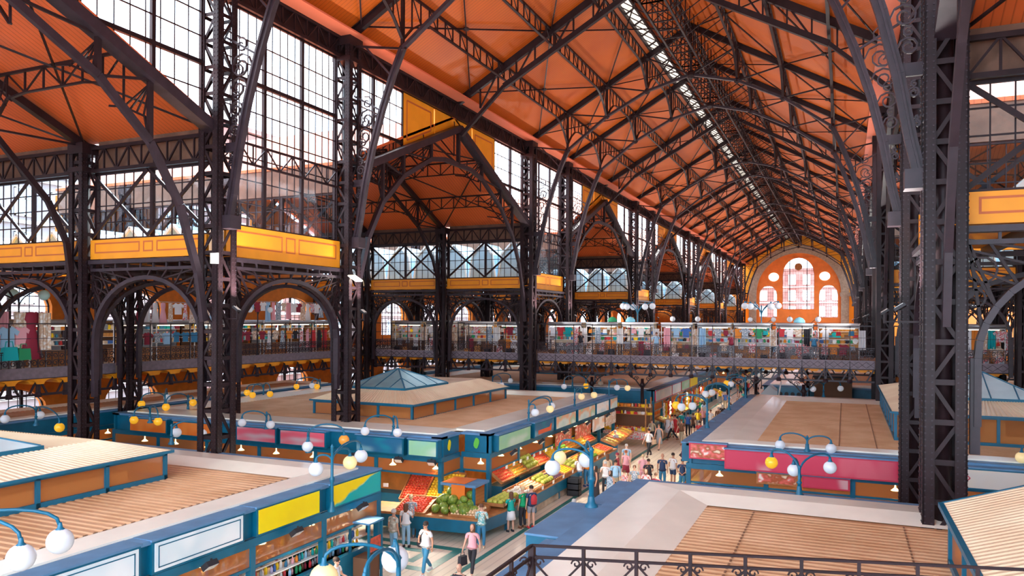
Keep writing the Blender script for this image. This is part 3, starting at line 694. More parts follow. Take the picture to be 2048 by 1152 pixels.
# end walls of the aisles
for s_ in (-1, 1):
    xa, xb = sorted((X_(s_, 0), X_(s_, 20.9)))
    tag(MB().box(xa, xb, YEND - 2, YEND - 1.4, 0, 16).build('wall_end_%s' % SIDE[s_], 'orange_wall'), 'orange end wall of the %s aisle' % SIDE[s_], 'wall', kind='structure')
# -------- city outside --------
mat('brick', (.24, .11, .10), rough=.8, col2=(.34, .22, .20), vscale=.5); mat('pale_wall', (.34, .31, .32), rough=.8, var=.1, vscale=.3)
mat('far_glass', (.45, .62, .75), rough=.15, spec=.8)
def building(x, y0, y1, h, m1, face, label, dep=14):
    r = empty('building', (x, y0, 0)); tag(r, label, 'building', 'buildings outside the hall')
    a, b = sorted((0, face * -dep)); MB().box(a, b, 0, y1 - y0, -.2, h).box(a - .3, b + .3, -.3, y1 - y0 + .3, h, h + .6).build('wall', m1, r)
    fr = MB(); gl = MB(); n = int((y1 - y0) / 3.6); nz = int(h / 4.2)
    for i in range(n):
        for j in range(nz):
            yy = 1.0 + i * 3.6; zz = 1.4 + j * 4.2; q = face * .06
            gl.box(min(0, q), max(0, q), yy, yy + 1.9, zz, zz + 2.7)
            for k_ in (0, .9, 1.8): fr.box(min(0, q * 3), max(0, q * 3), yy + k_, yy + k_ + .12, zz, zz + 2.7)
            for k_ in (0, 1.6, 2.6): fr.box(min(0, q * 3), max(0, q * 3), yy, yy + 1.92, zz + k_, zz + k_ + .14)
    for j in range(nz): fr.box(min(0, face * .3), max(0, face * .3), 0, y1 - y0, .7 + j * 4.2, 1.0 + j * 4.2)
    fr.build('window_frame', 'white', r); gl.build('pane', 'far_glass', r); return r
for i, (y0, y1, h, m_) in enumerate(((-20, 22, 26, 'brick'), (24, 62, 31, 'pale_wall'), (63, 100, 33, 'brick'), (102, 150, 25, 'pale_wall'), (152, 215, 29, 'brick'))):
    building(-72, y0, y1, h, m_, 1, '%s street building outside the left windows, %s from the near end' % ('red brick' if m_ == 'brick' else 'pale plastered', ORD[i]))
for i, (y0, y1, h, m_) in enumerate(((5, 48, 30, 'brick'), (50, 95, 27, 'pale_wall'), (97, 150, 31, 'brick'))):
    building(52, y0, y1, h, m_, -1, '%s street building outside the right windows, %s from the near end' % ('red brick' if m_ == 'brick' else 'pale plastered', ORD[i]))
r = building(0, -30, 30, 22, 'brick', -1, 'red brick building seen through the end windows'); r.location = (25, 215, 0); r.rotation_euler = (0, 0, math.pi / 2)
# ================= floodlights on the nave columns =================
def floodlight(x, y, z, tx, ty, tz_, e, label):
    r = empty('floodlight', (x, y, z)); tag(r, label, 'floodlight', 'floodlights on the columns')
    d = Vector((tx - x, ty - y, tz_ - z)).normalized(); a = d.cross(Vector((0, 1, 0))).normalized(); b = a.cross(d)
    M = Matrix((a, b, d)).transposed().to_4x4()
    MB().add(MB().box(-.15, .15, -.11, .11, -.08, 0), M).build('housing', 'dark', r)
    MB().add(MB().box(-.12, .12, -.09, .09, 0, .015), M).build('lens', 'lens', r)
    MB().bar((0, 0, -.1), (0, 0, -.45), .06).bar((0, 0, -.4), ((XL - x if x > XL and x < XC else XR - x) * .8, 0, -.4), .05).build('bracket', 'iron', r)
    l = bpy.data.lights.new('floodlight_beam', 'AREA'); l.energy = e; l.shape = 'RECTANGLE'; l.size = .26; l.size_y = .2; l.color = (1, .97, .93); l.spread = math.radians(165)
    lo = bpy.data.objects.new('floodlight_beam', l); COL.objects.link(lo); lo.parent = r; lo.location = d * .05; lo.rotation_euler = (-d).to_track_quat('Z', 'Y').to_euler()
mat('lens', (.6, .6, .58), rough=.2, emit=(1, .96, .88), es=.02)
FE = 190
for s_ in (-1, 1):
    k = 0
    for pi, pr in enumerate(PAIRS[:6]):
        for y in pr:
            if pi == 0 and y < -5: continue
            x = X_(s_, -1.0); floodlight(x, y, 8.9, XC, y + (4 if y == pr[0] else -2), 26, FE, 'small dark floodlight bracketed to the %s nave column, %s from the near end' % (SIDE[s_], ORD[k])); 
            k += 1
# ================= galleries and footbridge =================
mat('band_grey', (.20, .16, .19), rough=.5, var=.15, vscale=4)
def gallery_module(L, tall):
    P = {}
    m = MB()   # lower girder: V struts, boss, bottom chord
    m.bar((0, 0, 4.62), (L, 0, 4.62), .12, .12); m.bar((0, 0, 5.42), (L, 0, 5.42), .14, .06)
    m.bar((0, 0, 4.62), (0, 0, 5.42), .16, .16); m.bar((.05, 0, 5.4), (L * .32, 0, 4.65), .07, .09); m.bar((L - .05, 0, 5.4), (L * .68, 0, 4.65), .07, .09)
    m.lathe([(.14, 4.5), (.19, 4.62), (.12, 4.75)], (0, 0, 0), 8)
    P['girder'] = m.mesh('girder', 'iron_wash')
    m = MB(); A = arc(8, math.pi, 0, L * .38, .26, L / 2, 5.16)
    m.prism([(0, 5.42), (0, 5.16)] + A + [(L, 5.16), (L, 5.42)], 'y', .12, .2); P['vault_edge'] = m.mesh('vault_edge', 'ochre')
    m = MB().box(0, L, -.04, .04, 5.46, 5.94); m.bar((0, 0, 5.96), (L, 0, 5.96), .12, .06); m.bar((0, 0, 5.45), (L, 0, 5.45), .12, .06)
    P['edge_plate'] = m.mesh('edge_plate', 'band_grey')
    m = MB(); w = L / 3
    for i in range(3):
        m.bar((i * w, -.05, 5.5), (i * w + w, -.05, 5.9), .02, .02); m.bar((i * w, -.05, 5.9), (i * w + w, -.05, 5.5), .02, .02)
    P['plate_cross'] = m.mesh('plate_cross', 'iron')
    m = MB()
    for i, (cx, h) in enumerate(((L * .14, 1), (L * .37, -1), (L * .63, 1), (L * .86, -1))):
        m.path([(cx + a * h, 0, 6.2 + b) for a, b in spiral(.19, 1.3, 10, 0, 1)], .04, .03, (0, 1, 0)); m.path([(cx + a * h, 0, 6.54 + b) for a, b in spiral(.14, 1.2, 9, math.pi, -1)], .035, .03, (0, 1, 0))
    m.bar((0, 0, 6.78), (L, 0, 6.78), .06, .05); m.bar((0, 0, 6.68), (L, 0, 6.68), .03, .03)
    for t in (.02, .255, .5, .745): m.bar((L * t, 0, 5.95), (L * t, 0, 6.8), .03, .03)
    P['scroll_railing'] = m.mesh('scroll_railing', 'iron_wash')
    m = MB(); m.bar((0, -.02, 5.0), (0, -.02, tall), .05, .05); m.bar((0, -.02, tall), (L, -.02, tall), .05, .05); m.bar((0, -.02, 7.45), (L, -.02, 7.45), .025, .025)
    m.path([(0, -.02, 5.5), (0, -.16, 5.3), (0, -.12, 5.0), (0, -.02, 4.9)], .05, .05, (0, 1, 0)); P['tall_post'] = m.mesh('tall_post', 'iron_wash')
    return P
GM = {}
def gallery_edge(x, y, rz_, length, tall, label):
    n = max(1, round(length / 1.48)); L = length / n; key = (round(L, 3), tall)
    if key not in GM: GM[key] = gallery_module(L, tall)
    r = empty('gallery_railing', (x, y, 0), rz_); tag(r, label, 'railing', 'scrolled iron gallery railings')
    for i in range(n):
        for nm, me in GM[key].items(): new(nm, me, r, (i * L, 0, 0))
YB0, YB1 = 53.75, 60.6
# bridge: deck, front edge in three spans, rear edge
tag(MB().box(-36.9, 17.2, YB0, YB1, 5.45, 5.9).build('floor_bridge', 'floor_dark' if 'floor_dark' in MAT else mat('floor_dark', (.35, .25, .2), rough=.7)), 'raised deck of the footbridge crossing the nave', 'bridge deck', kind='structure')
v = MB()
for i in range(37):
    x0 = -36.9 + i * 1.46; A = arc(6, math.pi, 0, .55, .2, x0 + .73, 5.2); v.prism([(x0, 5.44), (x0, 5.2)] + A + [(x0 + 1.46, 5.2), (x0 + 1.46, 5.44)], 'y', YB0 + .2, YB1 - .2)
tag(v.build('ceiling_bridge', 'ochre'), 'row of small ochre vaults under the footbridge deck', 'vaults', kind='structure')
spans = [(-36.1, -29.85), (-28.95, -22.55), (-21.45, 1.75), (2.85, 9.25), (10.15, 16.45)]
for i, (a, b) in enumerate(spans): gallery_edge(a, YB0 - .05, 0, b - a, 8.2, 'railing on the near side of the footbridge, %s span from the left' % ORD[i])
for i, (a, b) in enumerate(spans): gallery_edge(b, YB1 + .05, math.pi, b - a, 8.2, 'railing on the far side of the footbridge, %s span from the left' % ORD[i])
# slim columns carrying the bridge in the nave
SC = [MB().tube([(0, 0, 0), (0, 0, 4.3)], [.14, .11], 10), MB()]
SC[0].lathe([(.3, 0), (.3, .25), (.18, .5)], (0, 0, 0), 10).lathe([(.12, 3.7), (.2, 3.85), (.12, 4.0)], (0, 0, 0), 10)
for sx in (-1, 1):
    SC[1].path([(sx * .1, 0, 3.7), (sx * .5, 0, 4.2), (sx * 1.0, 0, 4.55)], .07, .1, (0, 1, 0))
    SC[1].path([(sx * .45 + a, 0, 4.3 + b) for a, b in spiral(.2, 1.4, 10)], .04, .08, (0, 1, 0)); SC[1].path([(sx * .8 + a, 0, 4.42 + b) for a, b in spiral(.11, 1.2, 8)], .04, .08, (0, 1, 0))
me_s = [SC[0].mesh('shaft', 'iron', True), SC[1].mesh('scroll_bracket', 'iron')]
k = 0
for x in (-17.2, -13.4, -6.2, -2.5):
    for y in (YB0 + .2, YB1 - .2):
        if x < -10 and y > 55: continue
        r = empty('bridge_column', (x, y, 0)); tag(r, 'slim round iron column under the footbridge, %s from the left, %s row' % (ORD[k // 2], 'near' if k % 2 == 0 else 'far'), 'column', 'slim footbridge columns'); new('shaft', me_s[0], r); new('scroll_bracket', me_s[1], r); k += 1
# side galleries
for s_ in (-1, 1):
    xe = X_(s_, 15.25); xw = X_(s_, 20.3); xa, xb = sorted((xe, xw))
    tag(MB().box(xa, xb, -4, 186, 5.45, 5.9).build('floor_gallery_%s' % SIDE[s_], 'floor_dark'), 'raised deck of the %s side gallery' % SIDE[s_], 'gallery deck', kind='structure')
    v = MB()
    for i in range(100):
        y0 = 0 + i * 1.48; A = arc(5, math.pi, 0, .56, .24, y0 + .74, 5.16); v.prism([(y0, 5.44), (y0, 5.16)] + A + [(y0 + 1.48, 5.16), (y0 + 1.48, 5.44)], 'x', xa + .15, xb)
    tag(v.build('ceiling_gallery_%s' % SIDE[s_], 'ochre'), 'row of small ochre vaults under the %s gallery' % SIDE[s_], 'vaults', kind='structure')
    cuts = [0] + [y for p in PAIRS[1:6] for y in p]
    for i in range(len(cuts) - 1):
        a, b = cuts[i] + .45, cuts[i + 1] - .45
        if s_ < 0: gallery_edge(xe, b, -math.pi / 2, b - a, 8.2, 'railing along the left side gallery, span %s from the near end' % ORD[i])
        else: gallery_edge(xe, a, math.pi / 2, b - a, 8.2, 'railing along the right side gallery, span %s from the near end' % ORD[i])
# far cross gallery in front of the end wall
tag(MB().box(XL, XR, 174, YEND - .6, 5.4, 5.9).build('floor_gallery_end', 'floor_dark'), 'raised deck of the gallery at the nave end', 'gallery deck', kind='structure')
gallery_edge(XL + .5, 173.9, 0, XR - XL - 1, 8.2, 'railing of the gallery in front of the end wall')
# near landing rail below the viewpoint
def near_rail():
    r = empty('landing_railing', (0, 0, 0)); tag(r, 'dark wrought iron railing with small scrolls at the near stair landing', 'railing')
    A = Vector((-3.5, 8.6, 5.74)); B = Vector((2.6, 10.25, 5.74)); C = Vector((-3.5, 3.6, 5.74))
    top = MB(); mid = MB(); POS = []; SCS = []; STS = []
    for P, Q in ((A, B), (A, C)):
        d = (Q - P); L = d.length; d.normalize(); n = int(L / .62)
        top.bar(P, Q, .035, .03); mid.bar(P - Vector((0, 0, .14)), Q - Vector((0, 0, .14)), .03, .03); mid.bar(P - Vector((0, 0, .98)), Q - Vector((0, 0, .98)), .03, .03)
        for i in range(n + 1):
            p = P + d * L * i / n; post = MB(); st = MB(); POS.append(post); STS.append(st); (post.bar(p, p - Vector((0, 0, 1.02)), .04) if i else (post.bar(p, p - Vector((0, 0, 1.02)), .075) if Q is B else None))
            nx = Vector((0, 0, 1)).cross(d)
            for sg in (-1, 1):
                sc = MB(); SCS.append(sc)
                sc.path([p + d * sg * (.09 + a) + Vector((0, 0, -.20 + b)) for a, b in spiral(.06, 1.1, 10, 0 if sg > 0 else 0, 1)], .018, .018, nx)
                if 0 <= i + sg * .5 <= n: st.bar(p - Vector((0, 0, .17)), p + d * sg * L / n * .5 - Vector((0, 0, .5)), .022); st.path([p + d * sg * (L / n * .5 - .06 + a) + Vector((0, 0, -.5 + b)) for a, b in spiral(.06, 1.1, 8)], .018, .018, nx)
    top.build('top_rail', 'iron', r); mid.build('lower_rail', 'iron', r); [q.build(n_, 'iron', r) for n_, l_ in (('post', POS), ('scroll', SCS), ('strut', STS)) for q in l_ if q.v]
    tag(MB().prism([(-3.6, 3.5), (2.7, 3.5), (2.7, 10.2), (-3.55, 8.55)], 'z', 4.55, 4.72).build('floor_landing', 'floor_dark'), 'dark stair landing behind the near railing', 'landing', kind='structure')
near_rail()
# ================= market stall blocks =================
def screen(name, colr, mixf):
    m = bpy.data.materials.new(name); m.use_nodes = True; MAT[name] = m; n = m.node_tree; b = n.nodes['Principled BSDF']; b.inputs['Base Color'].default_value = (*colr, 1); b.inputs['Roughness'].default_value = .7
    o = n.nodes['Material Output']; t = n.nodes.new('ShaderNodeBsdfTransparent'); x = n.nodes.new('ShaderNodeMixShader'); x.inputs[0].default_value = mixf
    n.links.new(t.outputs[0], x.inputs[1]); n.links.new(b.outputs[0], x.inputs[2]); n.links.new(x.outputs[0], o.inputs[0])
screen('mesh_screen', (.60, .20, .05), .55)
mat('stall_back', (.80, .32, .07), rough=.6, var=.2, vscale=1.2); mat('stall_inner', (.86, .40, .10), rough=.6, var=.1)
mat('warm_bulb', (1, .7, .3), emit=(1, .62, .25), es=3)
def corrugated(x0, x1, y0, y1, z, pitch=.26, h=.035, axis='x', zf=None):
    # sheet ridged along the given axis
    m = MB(); zf = zf or (lambda x, y: z)
    prof = ((0, 0), (.18, 0), (.3, h), (.75, h), (.88, 0))
    a, b = (y0, y1) if axis == 'x' else (x0, x1); n = int((b - a) / pitch); rows = []
    for i in range(n):
        for f, dz in prof: rows.append((a + (i + f) * pitch, dz))
    rows.append((b, 0))
    for t, dz in rows:
        for q in ((x0, x1) if axis == 'x' else (y0, y1)):
            x, y = (q, t) if axis == 'x' else (t, q); m.v.append((x, y, zf(x, y) + dz))
    for i in range(len(rows) - 1): m.f.append((2 * i, 2 * i + 1, 2 * i + 3, 2 * i + 2))
    return m
def roof_joints(r, x0, x1, y0, y1, z, xs):
    j = MB()
    for x in xs:
        for k in range(int((y1 - y0) / .26)): j.box(x - .02, x + .02, y0 + k * .26, y0 + k * .26 + .14, z + .036, z + .05)
    j.build('sheet_joint', 'roof_joint', r)
def block(x0, x1, y0, y1, label, left=1.9, right=1.4, far=2.0, near=2.0, ledge=.55, notch=None, joints=(), zt=3.5, mcop='cream', dz=0.0):
    r = empty('market_stall_block', (0, 0, 0)); tag(r, label, 'stall block', 'blocks of market stalls')
    xi0, xi1, yi0, yi1 = x0 + left, x1 - right, y0 + near, y1 - far
    corrugated(xi0, xi1, yi0, yi1, zt - .12).build('roof_sheet', 'tan_roof', r)
    if joints: roof_joints(r, xi0, xi1, yi0, yi1, zt - .12, joints)
    c = MB()   # coping: flat rim, then a folded slope down to the sheet
    o = [(x0, y0), (x1, y0), (x1, y1), (x0, y1)]; i_ = [(xi0, yi0), (xi1, yi0), (xi1, yi1), (xi0, yi1)]
    f = .45; md = [(a[0] + (b[0] - a[0]) * (1 - f), a[1] + (b[1] - a[1]) * (1 - f)) for a, b in zip(o, i_)]
    L = ledge
    if notch:
        nw, nd = notch; c.prism([(x0, y0), (x1 - nw, y0), (x1 - nw, y0 + nd), (x1, y0 + nd), (x1, y1), (xi1, y1 - .1), (xi1, yi0), (xi0, yi0), (x0 + .1, yi0)], 'z', zt - .1, zt)
    for k in range(4):
        k2 = (k + 1) % 4
        if notch and k < 2: continue
        c.quad((*o[k], zt), (*o[k2], zt), (*md[k2], zt + .06), (*md[k], zt + .06)); c.quad((*md[k], zt + .06), (*md[k2], zt + .06), (*i_[k2], zt - .1), (*i_[k], zt - .1))
        c.quad((*o[k], zt - .12), (*o[k2], zt - .12), (*o[k2], zt), (*o[k], zt))
    c.build('coping', mcop, r)
    X0, X1, Y0, Y1 = x0 - L, x1 + L, y0 - L, y1 + L
    out = [(X0, Y0), (X1, Y0), (X1, Y1), (X0, Y1)] if not notch else [(X0, Y0), (X1 - notch[0], Y0), (X1 - notch[0], Y0 + notch[1]), (X1, Y0 + notch[1]), (X1, Y1), (X0, Y1)]
    e = MB(); fa = MB(); s = MB(); pts = []
    if ('post', L) not in KIDS: KIDS[('post', L)] = MB().box(-.09, .09, -.09, .09, 0, 2.42 + dz).mesh('post', 'blue')
    for k in range(len(out)):
        a, b = Vector(out[k]), Vector(out[(k + 1) % len(out)]); d = (b - a).normalized(); nrm = Vector((d.y, -d.x)); prv = Vector(out[k - 1]); conc = (a - prv).normalized().cross(d) < 0
        def sb(m, i0, i1, z0_, z1_, ea=0.0, eb=0.0):
            P = [a - nrm * i0 + d * ea, b - nrm * i0 - d * eb, b - nrm * i1 - d * eb, a - nrm * i1 + d * ea]
            xs = [p.x for p in P]; ys = [p.y for p in P]; m.box(min(xs), max(xs), min(ys), max(ys), z0_, z1_)
        sb(e, 0, L, zt - .16, zt - .06 - .002 * k, 0, 0)
        sb(fa, .12, .22, 2.62 + dz, zt - .16, .12, .0); sb(fa, 0, .1, 2.40 + dz, 2.62 + dz, 0, .1); sb(fa, .02, .08, 1.80 + dz, 1.88 + dz, 0, .1)
        p = a - nrm * .05; q = b - nrm * .05; s.quad((p.x, p.y, 1.88 + dz), (q.x, q.y, 1.88 + dz), (q.x, q.y, 2.4 + dz), (p.x, p.y, 2.4 + dz))
        n_ = max(1, round((b - a).length / 3.1))
        for i in range(n_): t = a + (b - a) * i / n_ - nrm * .09 + (d * .09 if i == 0 and not conc else d * 0); new('post', KIDS[('post', L)], r, (t.x, t.y, 0))
    e.build('ledge', 'blue_ledge', r); fa.build('fascia', 'blue', r); s.build('mesh_panel', 'mesh_screen', r)
    w = MB(); q = 2.3; w.box(x0 + min(q, (x1 - x0) * .3), x1 - min(q, (x1 - x0) * .3), y0 + q, y1 - q, 0, 3.2); w.build('back_wall', 'stall_back', r)
    ce = MB().box(x0 - L + .12, x1 + L - .3 - (notch[0] if notch else 0), y0 - L + .25, y1 + L - .3, 3.2, 3.3); ce.build('stall_ceiling', 'stall_inner', r)
    cn = MB()
    for k in range(4): pass
    cn.box(X0 + .15, X1 - .15 - (3 if notch else 0), Y0 + .12, Y0 + .8, 0, .95).box(X0 + .15, X1 - .15, Y1 - .8, Y1 - .12, 0, .95).box(X0 + .12, X0 + .8, Y0 + .8, Y1 - .8, 0, .95).box(X1 - .8, X1 - .12, Y0 + .8 + (2.5 if notch else 0), Y1 - .8, 0, .95)
    cn.build('counter', 'blue', r)
    bl = MB()
    for i in range(int((Y1 - Y0) / 2.2)): bl.lathe([(.02, .3), (.03, .12), (.16, 0), (.13, .02)], (X1 - 1.0, Y0 + 2.9 + i * 2.2, 2.0), 8)
    for i in range(int((X1 - X0) / 2.2)): bl.lathe([(.02, .3), (.03, .12), (.16, 0), (.13, .02)], (X0 + 1.2 + i * 2.2, Y0 + 1.0, 2.0), 8)
    q_ = bl.build('pendant_lights', 'warm_bulb', r); q_['kind'] = 'stuff'
    return r
def lantern(x0, x1, y0, y1, ze, label, zi=None, pyr=True, gable=False, zb=3.4, npost=None, side_in='stall_inner', mroof='tan_light', pm='roof_glass', inset=None):
    r = empty('roof_lantern', (0, 0, 0)); tag(r, label, 'roof lantern', 'raised lanterns on the stall roofs')
    w = x1 - x0; ins = inset or w * .32; zi = zi or ze + .55
    o = .12; X0, X1, Y0, Y1 = x0 - o, x1 + o, y0 - o, y1 + o
    fr = MB()
    for z0_, z1_ in ((ze - .12, ze), (zb, zb + .14)):
        fr.box(x0, x1, y0, y0 + .12, z0_, z1_).box(x0, x1, y1 - .12, y1, z0_, z1_).box(x0, x0 + .12, y0 + .12, y1 - .12, z0_, z1_).box(x1 - .12, x1, y0 + .12, y1 - .12, z0_, z1_)
    fr.build('rim', 'blue', r)
    pm_ = MB().box(-.06, .06, -.06, .06, zb, ze).mesh('post', 'blue'); nx = npost or max(2, round(w / 2.1)); ny = max(2, round((y1 - y0) / 2.1))
    P = {(x0 + .06 + (w - .12) * i / nx, yy) for i in range(nx + 1) for yy in (y0 + .06, y1 - .06)} | {(xx, y0 + .06 + (y1 - y0 - .12) * i / ny) for i in range(ny + 1) for xx in (x0 + .06, x1 - .06)}
    for p in sorted(P): new('post', pm_, r, (*p, 0))
    s = MB(); a = .07
    s.quad((x0 + a, y0, zb), (x0 + a, y1, zb), (x0 + a, y1, ze), (x0 + a, y0, ze)); s.quad((x1 - a, y0, zb), (x1 - a, y1, zb), (x1 - a, y1, ze), (x1 - a, y0, ze))
    s.quad((x0, y0 + a, zb), (x1, y0 + a, zb), (x1, y0 + a, ze), (x0, y0 + a, ze)); s.quad((x0, y1 - a, zb), (x1, y1 - a, zb), (x1, y1 - a, ze), (x0, y1 - a, ze))
    s.build('mesh_screen', 'mesh_screen', r)
    i2 = MB().box(x0 + .8, x1 - .8, y0 + .8, y1 - .8, zb, zb + .34); i2.box(x0 + w * .45, x0 + w * .55, y0 + .9, y1 - .9, zb + .34, ze); i2.build('inner_kerb', side_in, r)
    rf = MB()
    def ribbed(p0, p1, q0, q1):
        # ribs run from eave p0-p1 up to q0-q1
        p0, p1, q0, q1 = map(Vector, (p0, p1, q0, q1)); n = max(3, int((p1 - p0).length / .19)); nrm = (p1 - p0).cross(q0 - p0).normalized()
        if nrm.z < 0: nrm = -nrm
        rows = []
        for i in range(n):
            for f, d in ((0, 0), (.3, 0), (.42, .028), (.88, .028)): t = (i + f) / n; rows.append((p0 + (p1 - p0) * t + nrm * d, q0 + (q1 - q0) * t + nrm * d))
        rows.append((p1, q1))
        b = len(rf.v)
        for u, v in rows: rf.v.extend([tuple(u), tuple(v)])
        for i in range(len(rows) - 1): rf.f.append((b + 2 * i, b + 2 * i + 1, b + 2 * i + 3, b + 2 * i + 2))
    e = [(X0, Y0, ze), (X1, Y0, ze), (X1, Y1, ze), (X0, Y1, ze)]
    if gable:
        xm = (X0 + X1) / 2; ribbed(e[0], e[3], (xm, Y0, zi), (xm, Y1, zi)); ribbed(e[1], e[2], (xm, Y0, zi), (xm, Y1, zi))
        g = MB(); 
        for yy in (y0, y1 - .05): g.prism([(x0, ze), (x1, ze), (xm, zi - .02)], 'y', yy, yy + .05)
        g.build('gable_board', 'cream_warm', r)
        MB().bar((xm, Y0, zi + .03), (xm, Y1, zi + .03), .14, .05).build('ridge_cap', 'cream_warm', r)
        MB().bar(e[3], (xm, Y1, zi), .08, .08).bar((xm, Y1, zi), e[2], .08, .08).bar(e[0], (xm, Y0, zi), .08, .08).bar((xm, Y0, zi), e[1], .08, .08).bar(e[0], e[3], .1, .1).build('edge_trim', 'blue', r)
    else:
        q = [(X0 + ins, Y0 + ins, zi), (X1 - ins, Y0 + ins, zi), (X1 - ins, Y1 - ins, zi), (X0 + ins, Y1 - ins, zi)]
        for k in range(4): ribbed(e[k], e[(k + 1) % 4], q[k], q[(k + 1) % 4])
        hp = MB()
        for k in range(4): hp.bar(e[k], q[k], .09, .04)
        hp.build('hip_cap', 'cream_warm', r)
        rm = MB()
        for k in range(4): rm.bar(e[k], e[(k + 1) % 4], .08, .08)
        rm.build('edge_trim', 'blue', r)
        ax = (q[0][0] + q[1][0]) / 2; ay0, ay1 = q[0][1], q[2][1]
        rf.quad(*q)
        if pyr:
            # glass pyramids along the top
            L = ay1 - ay0; wq = q[1][0] - q[0][0]; hp_ = pyr if pyr is not True else .95
            cy = ay0 + min(L, wq * 1.25) / 2; yb0, yb1 = ay0, ay0 + min(L, wq * 1.25)
            if pyr and len(label) and 'centre' in label: cy = (ay0 + ay1) / 2; yb0, yb1 = cy - wq * .62, cy + wq * .62
            b4 = [(q[0][0], yb0, zi + .12), (q[1][0], yb0, zi + .12), (q[1][0], yb1, zi + .12), (q[0][0], yb1, zi + .12)]; ap = (ax, cy, zi + .12 + hp_)
            MB().box(q[0][0] - .06, q[1][0] + .06, yb0 - .06, yb1 + .06, zi, zi + .12).build('skylight_rim', 'blue', r)
            g = MB()
            for k in range(4): n0 = len(g.v); g.v += [b4[k], b4[(k + 1) % 4], ap]; g.f.append((n0, n0 + 1, n0 + 2))
            g.build('skylight_pane', pm, r)
            mu = MB()
            for k in range(4):
                A, B = Vector(b4[k]), Vector(b4[(k + 1) % 4]); mu.bar(A, ap, .07, .05)
                for t in (.25, .5, .75): p = A + (B - A) * t; m_ = Vector(ap); c_ = (A + B) / 2; end = c_ + (m_ - c_) * (1 - abs(t - .5) * 2) if t != .5 else m_; mu.bar(p, p + (end - c_), .05, .04)
            mu.build('skylight_bar', 'blue', r)
    rf.build('roof_sheet', mroof, r)
    return r
L1 = block(-36.2, -15.0, -5.0, 21.3, 'near left market stall block with tan ribbed roof and cream coping', right=1.25, far=1.9, joints=())
lantern(-29.1, -19.7, 3.0, 17.65, 4.27, 'big hipped lantern at the centre of the near left stall roof', zi=4.72, pyr=1.5, pm='roof_glass_pale', inset=1.5)
L2 = block(-34.6, -14.55, 28.4, 48.6, 'left market stall block with fruit counters at its corner', right=1.55, far=2.4, near=1.7, ledge=.5, notch=(1.4, 1.75), zt=3.62, dz=.08)
lantern(-25.7, -19.6, 32.4, 43.8, 4.25, 'hipped lantern with blue-green glass pyramid on the fruit stall roof', zi=4.82, pyr=.85, inset=1.35)
L3 = block(-34.6, -13.3, 55.4, 84, 'left market stall block beyond the footbridge', right=1.5)
lantern(-27, -20, 67, 80, 4.25, 'long hipped lantern on the stall roof beyond the footbridge')
R1 = block(-5.55, 15.5, -5.0, 23.3, 'near right market stall block with broad cream coping', left=2.1, far=1.95, joints=(-2.2, 1.35))
lantern(2.0, 3.75, 4, 18.3, 4.62, 'gabled corrugated lantern on the near right stall roof', zi=5.03, gable=True) if False else lantern(2.0, 5.2, 4, 18.3, 4.62, 'gabled corrugated lantern on the near right stall roof', zi=5.2, gable=True)
R2 = block(-5.45, 15.5, 32.2, 54.2, 'right market stall block behind the red sign', left=2.05, near=.9, far=2.6, joints=(-.2, 1.2))
lantern(1.95, 9.6, 36.4, 51, 4.62, 'hipped lantern with a pale glass pyramid, right of the paired near columns', zi=5.1, pyr=1.0, pm='roof_glass_pale', inset=1.9)
R3 = block(-5.45, 15.5, 63.5, 84, 'right market stall block beyond the footbridge', left=2.05)
lantern(2.5, 9, 67, 80, 4.5, 'hipped lantern on the right stall roof beyond the footbridge')
for i, (a, b) in enumerate(((94, 115), (125, 146), (156, 172))):
    block(-34.6, -13.3, a, b, 'left market stall block far along the aisle, %s past the second roof' % ORD[i]); block(-5.45, 15.5, a, b, 'right market stall block far along the aisle, %s past the second roof' % ORD[i])
# low stall row against the left outer wall
for i, (a, b) in enumerate(((-4, 20.5), (23, 49), (64, 90))):
    block(-41.6, -37.4, a, b, 'narrow stall row against the left outer wall, %s from the near end' % ORD[i], left=.5, right=.5, near=.6, far=.6, ledge=.3)
for i, (a, b) in enumerate(((-4, 22), (32, 54))): block(17.6, 21.8, a, b, 'narrow stall row against the right outer wall, %s from the near end' % ORD[i], left=.5, right=.5, near=.6, far=.6, ledge=.3)
for nm, c_, pos in (('yellow', (.9, .72, .0), ('x', 28.75)), ('green', (.12, .5, .05), ('y', -14.75))):
    mat('mark_' + nm, c_); m = MB(); A = [(.13 * math.cos(t) * (1 + .25 * math.sin(2 * t)), .24 * math.sin(t)) for t in [i * math.pi / 6 for i in range(12)]]
    if pos[0] == 'x': m.prism([(pos[1] + a, 3.1 + b) for a, b in A], 'x', -15.565, -15.55)
    else: m.prism([(pos[1] + a, 3.1 + b) for a, b in A], 'y', 29.735, 29.75)
    m.build('painted_mark', 'mark_' + nm, L2)

# ================= sign boxes =================
smear('sg_white', [(.88, .93, .95), (.70, .83, .88), (.93, .96, .97)], (.6, .6, .6)); smear('sg_yellow', [(.95, .68, .0), (.95, .76, .0), (.93, .70, .0)], (.4, .4, .4))
smear('sg_teal', [(.0, .30, .38), (.02, .14, .28), (.25, .50, .58)], (.5, .5, 1.2)); smear('sg_green', [(.25, .55, .50), (.30, .62, .38), (.55, .72, .62)], (.5, .5, 1.2), seed=3)
smear('sg_redpink', [(.72, .40, .42), (.66, .05, .11), (.66, .05, .11), (.70, .12, .17)], (.8, .8, .4), seed=1.3); smear('sg_redsmear', [(.60, .60, .62), (.75, .12, .18), (.55, .57, .60)], (.35, .35, 1.6), seed=5)
smear('sg_orange', [(.86, .22, .03), (.80, .17, .02), (.88, .26, .05)], (.8, .8, .8)); smear('sg_fruit', [(.60, .78, .76), (.72, .85, .82), (.85, .50, .30), (.45, .68, .50), (.72, .84, .82)], (.7, .7, 1.2), seed=8)
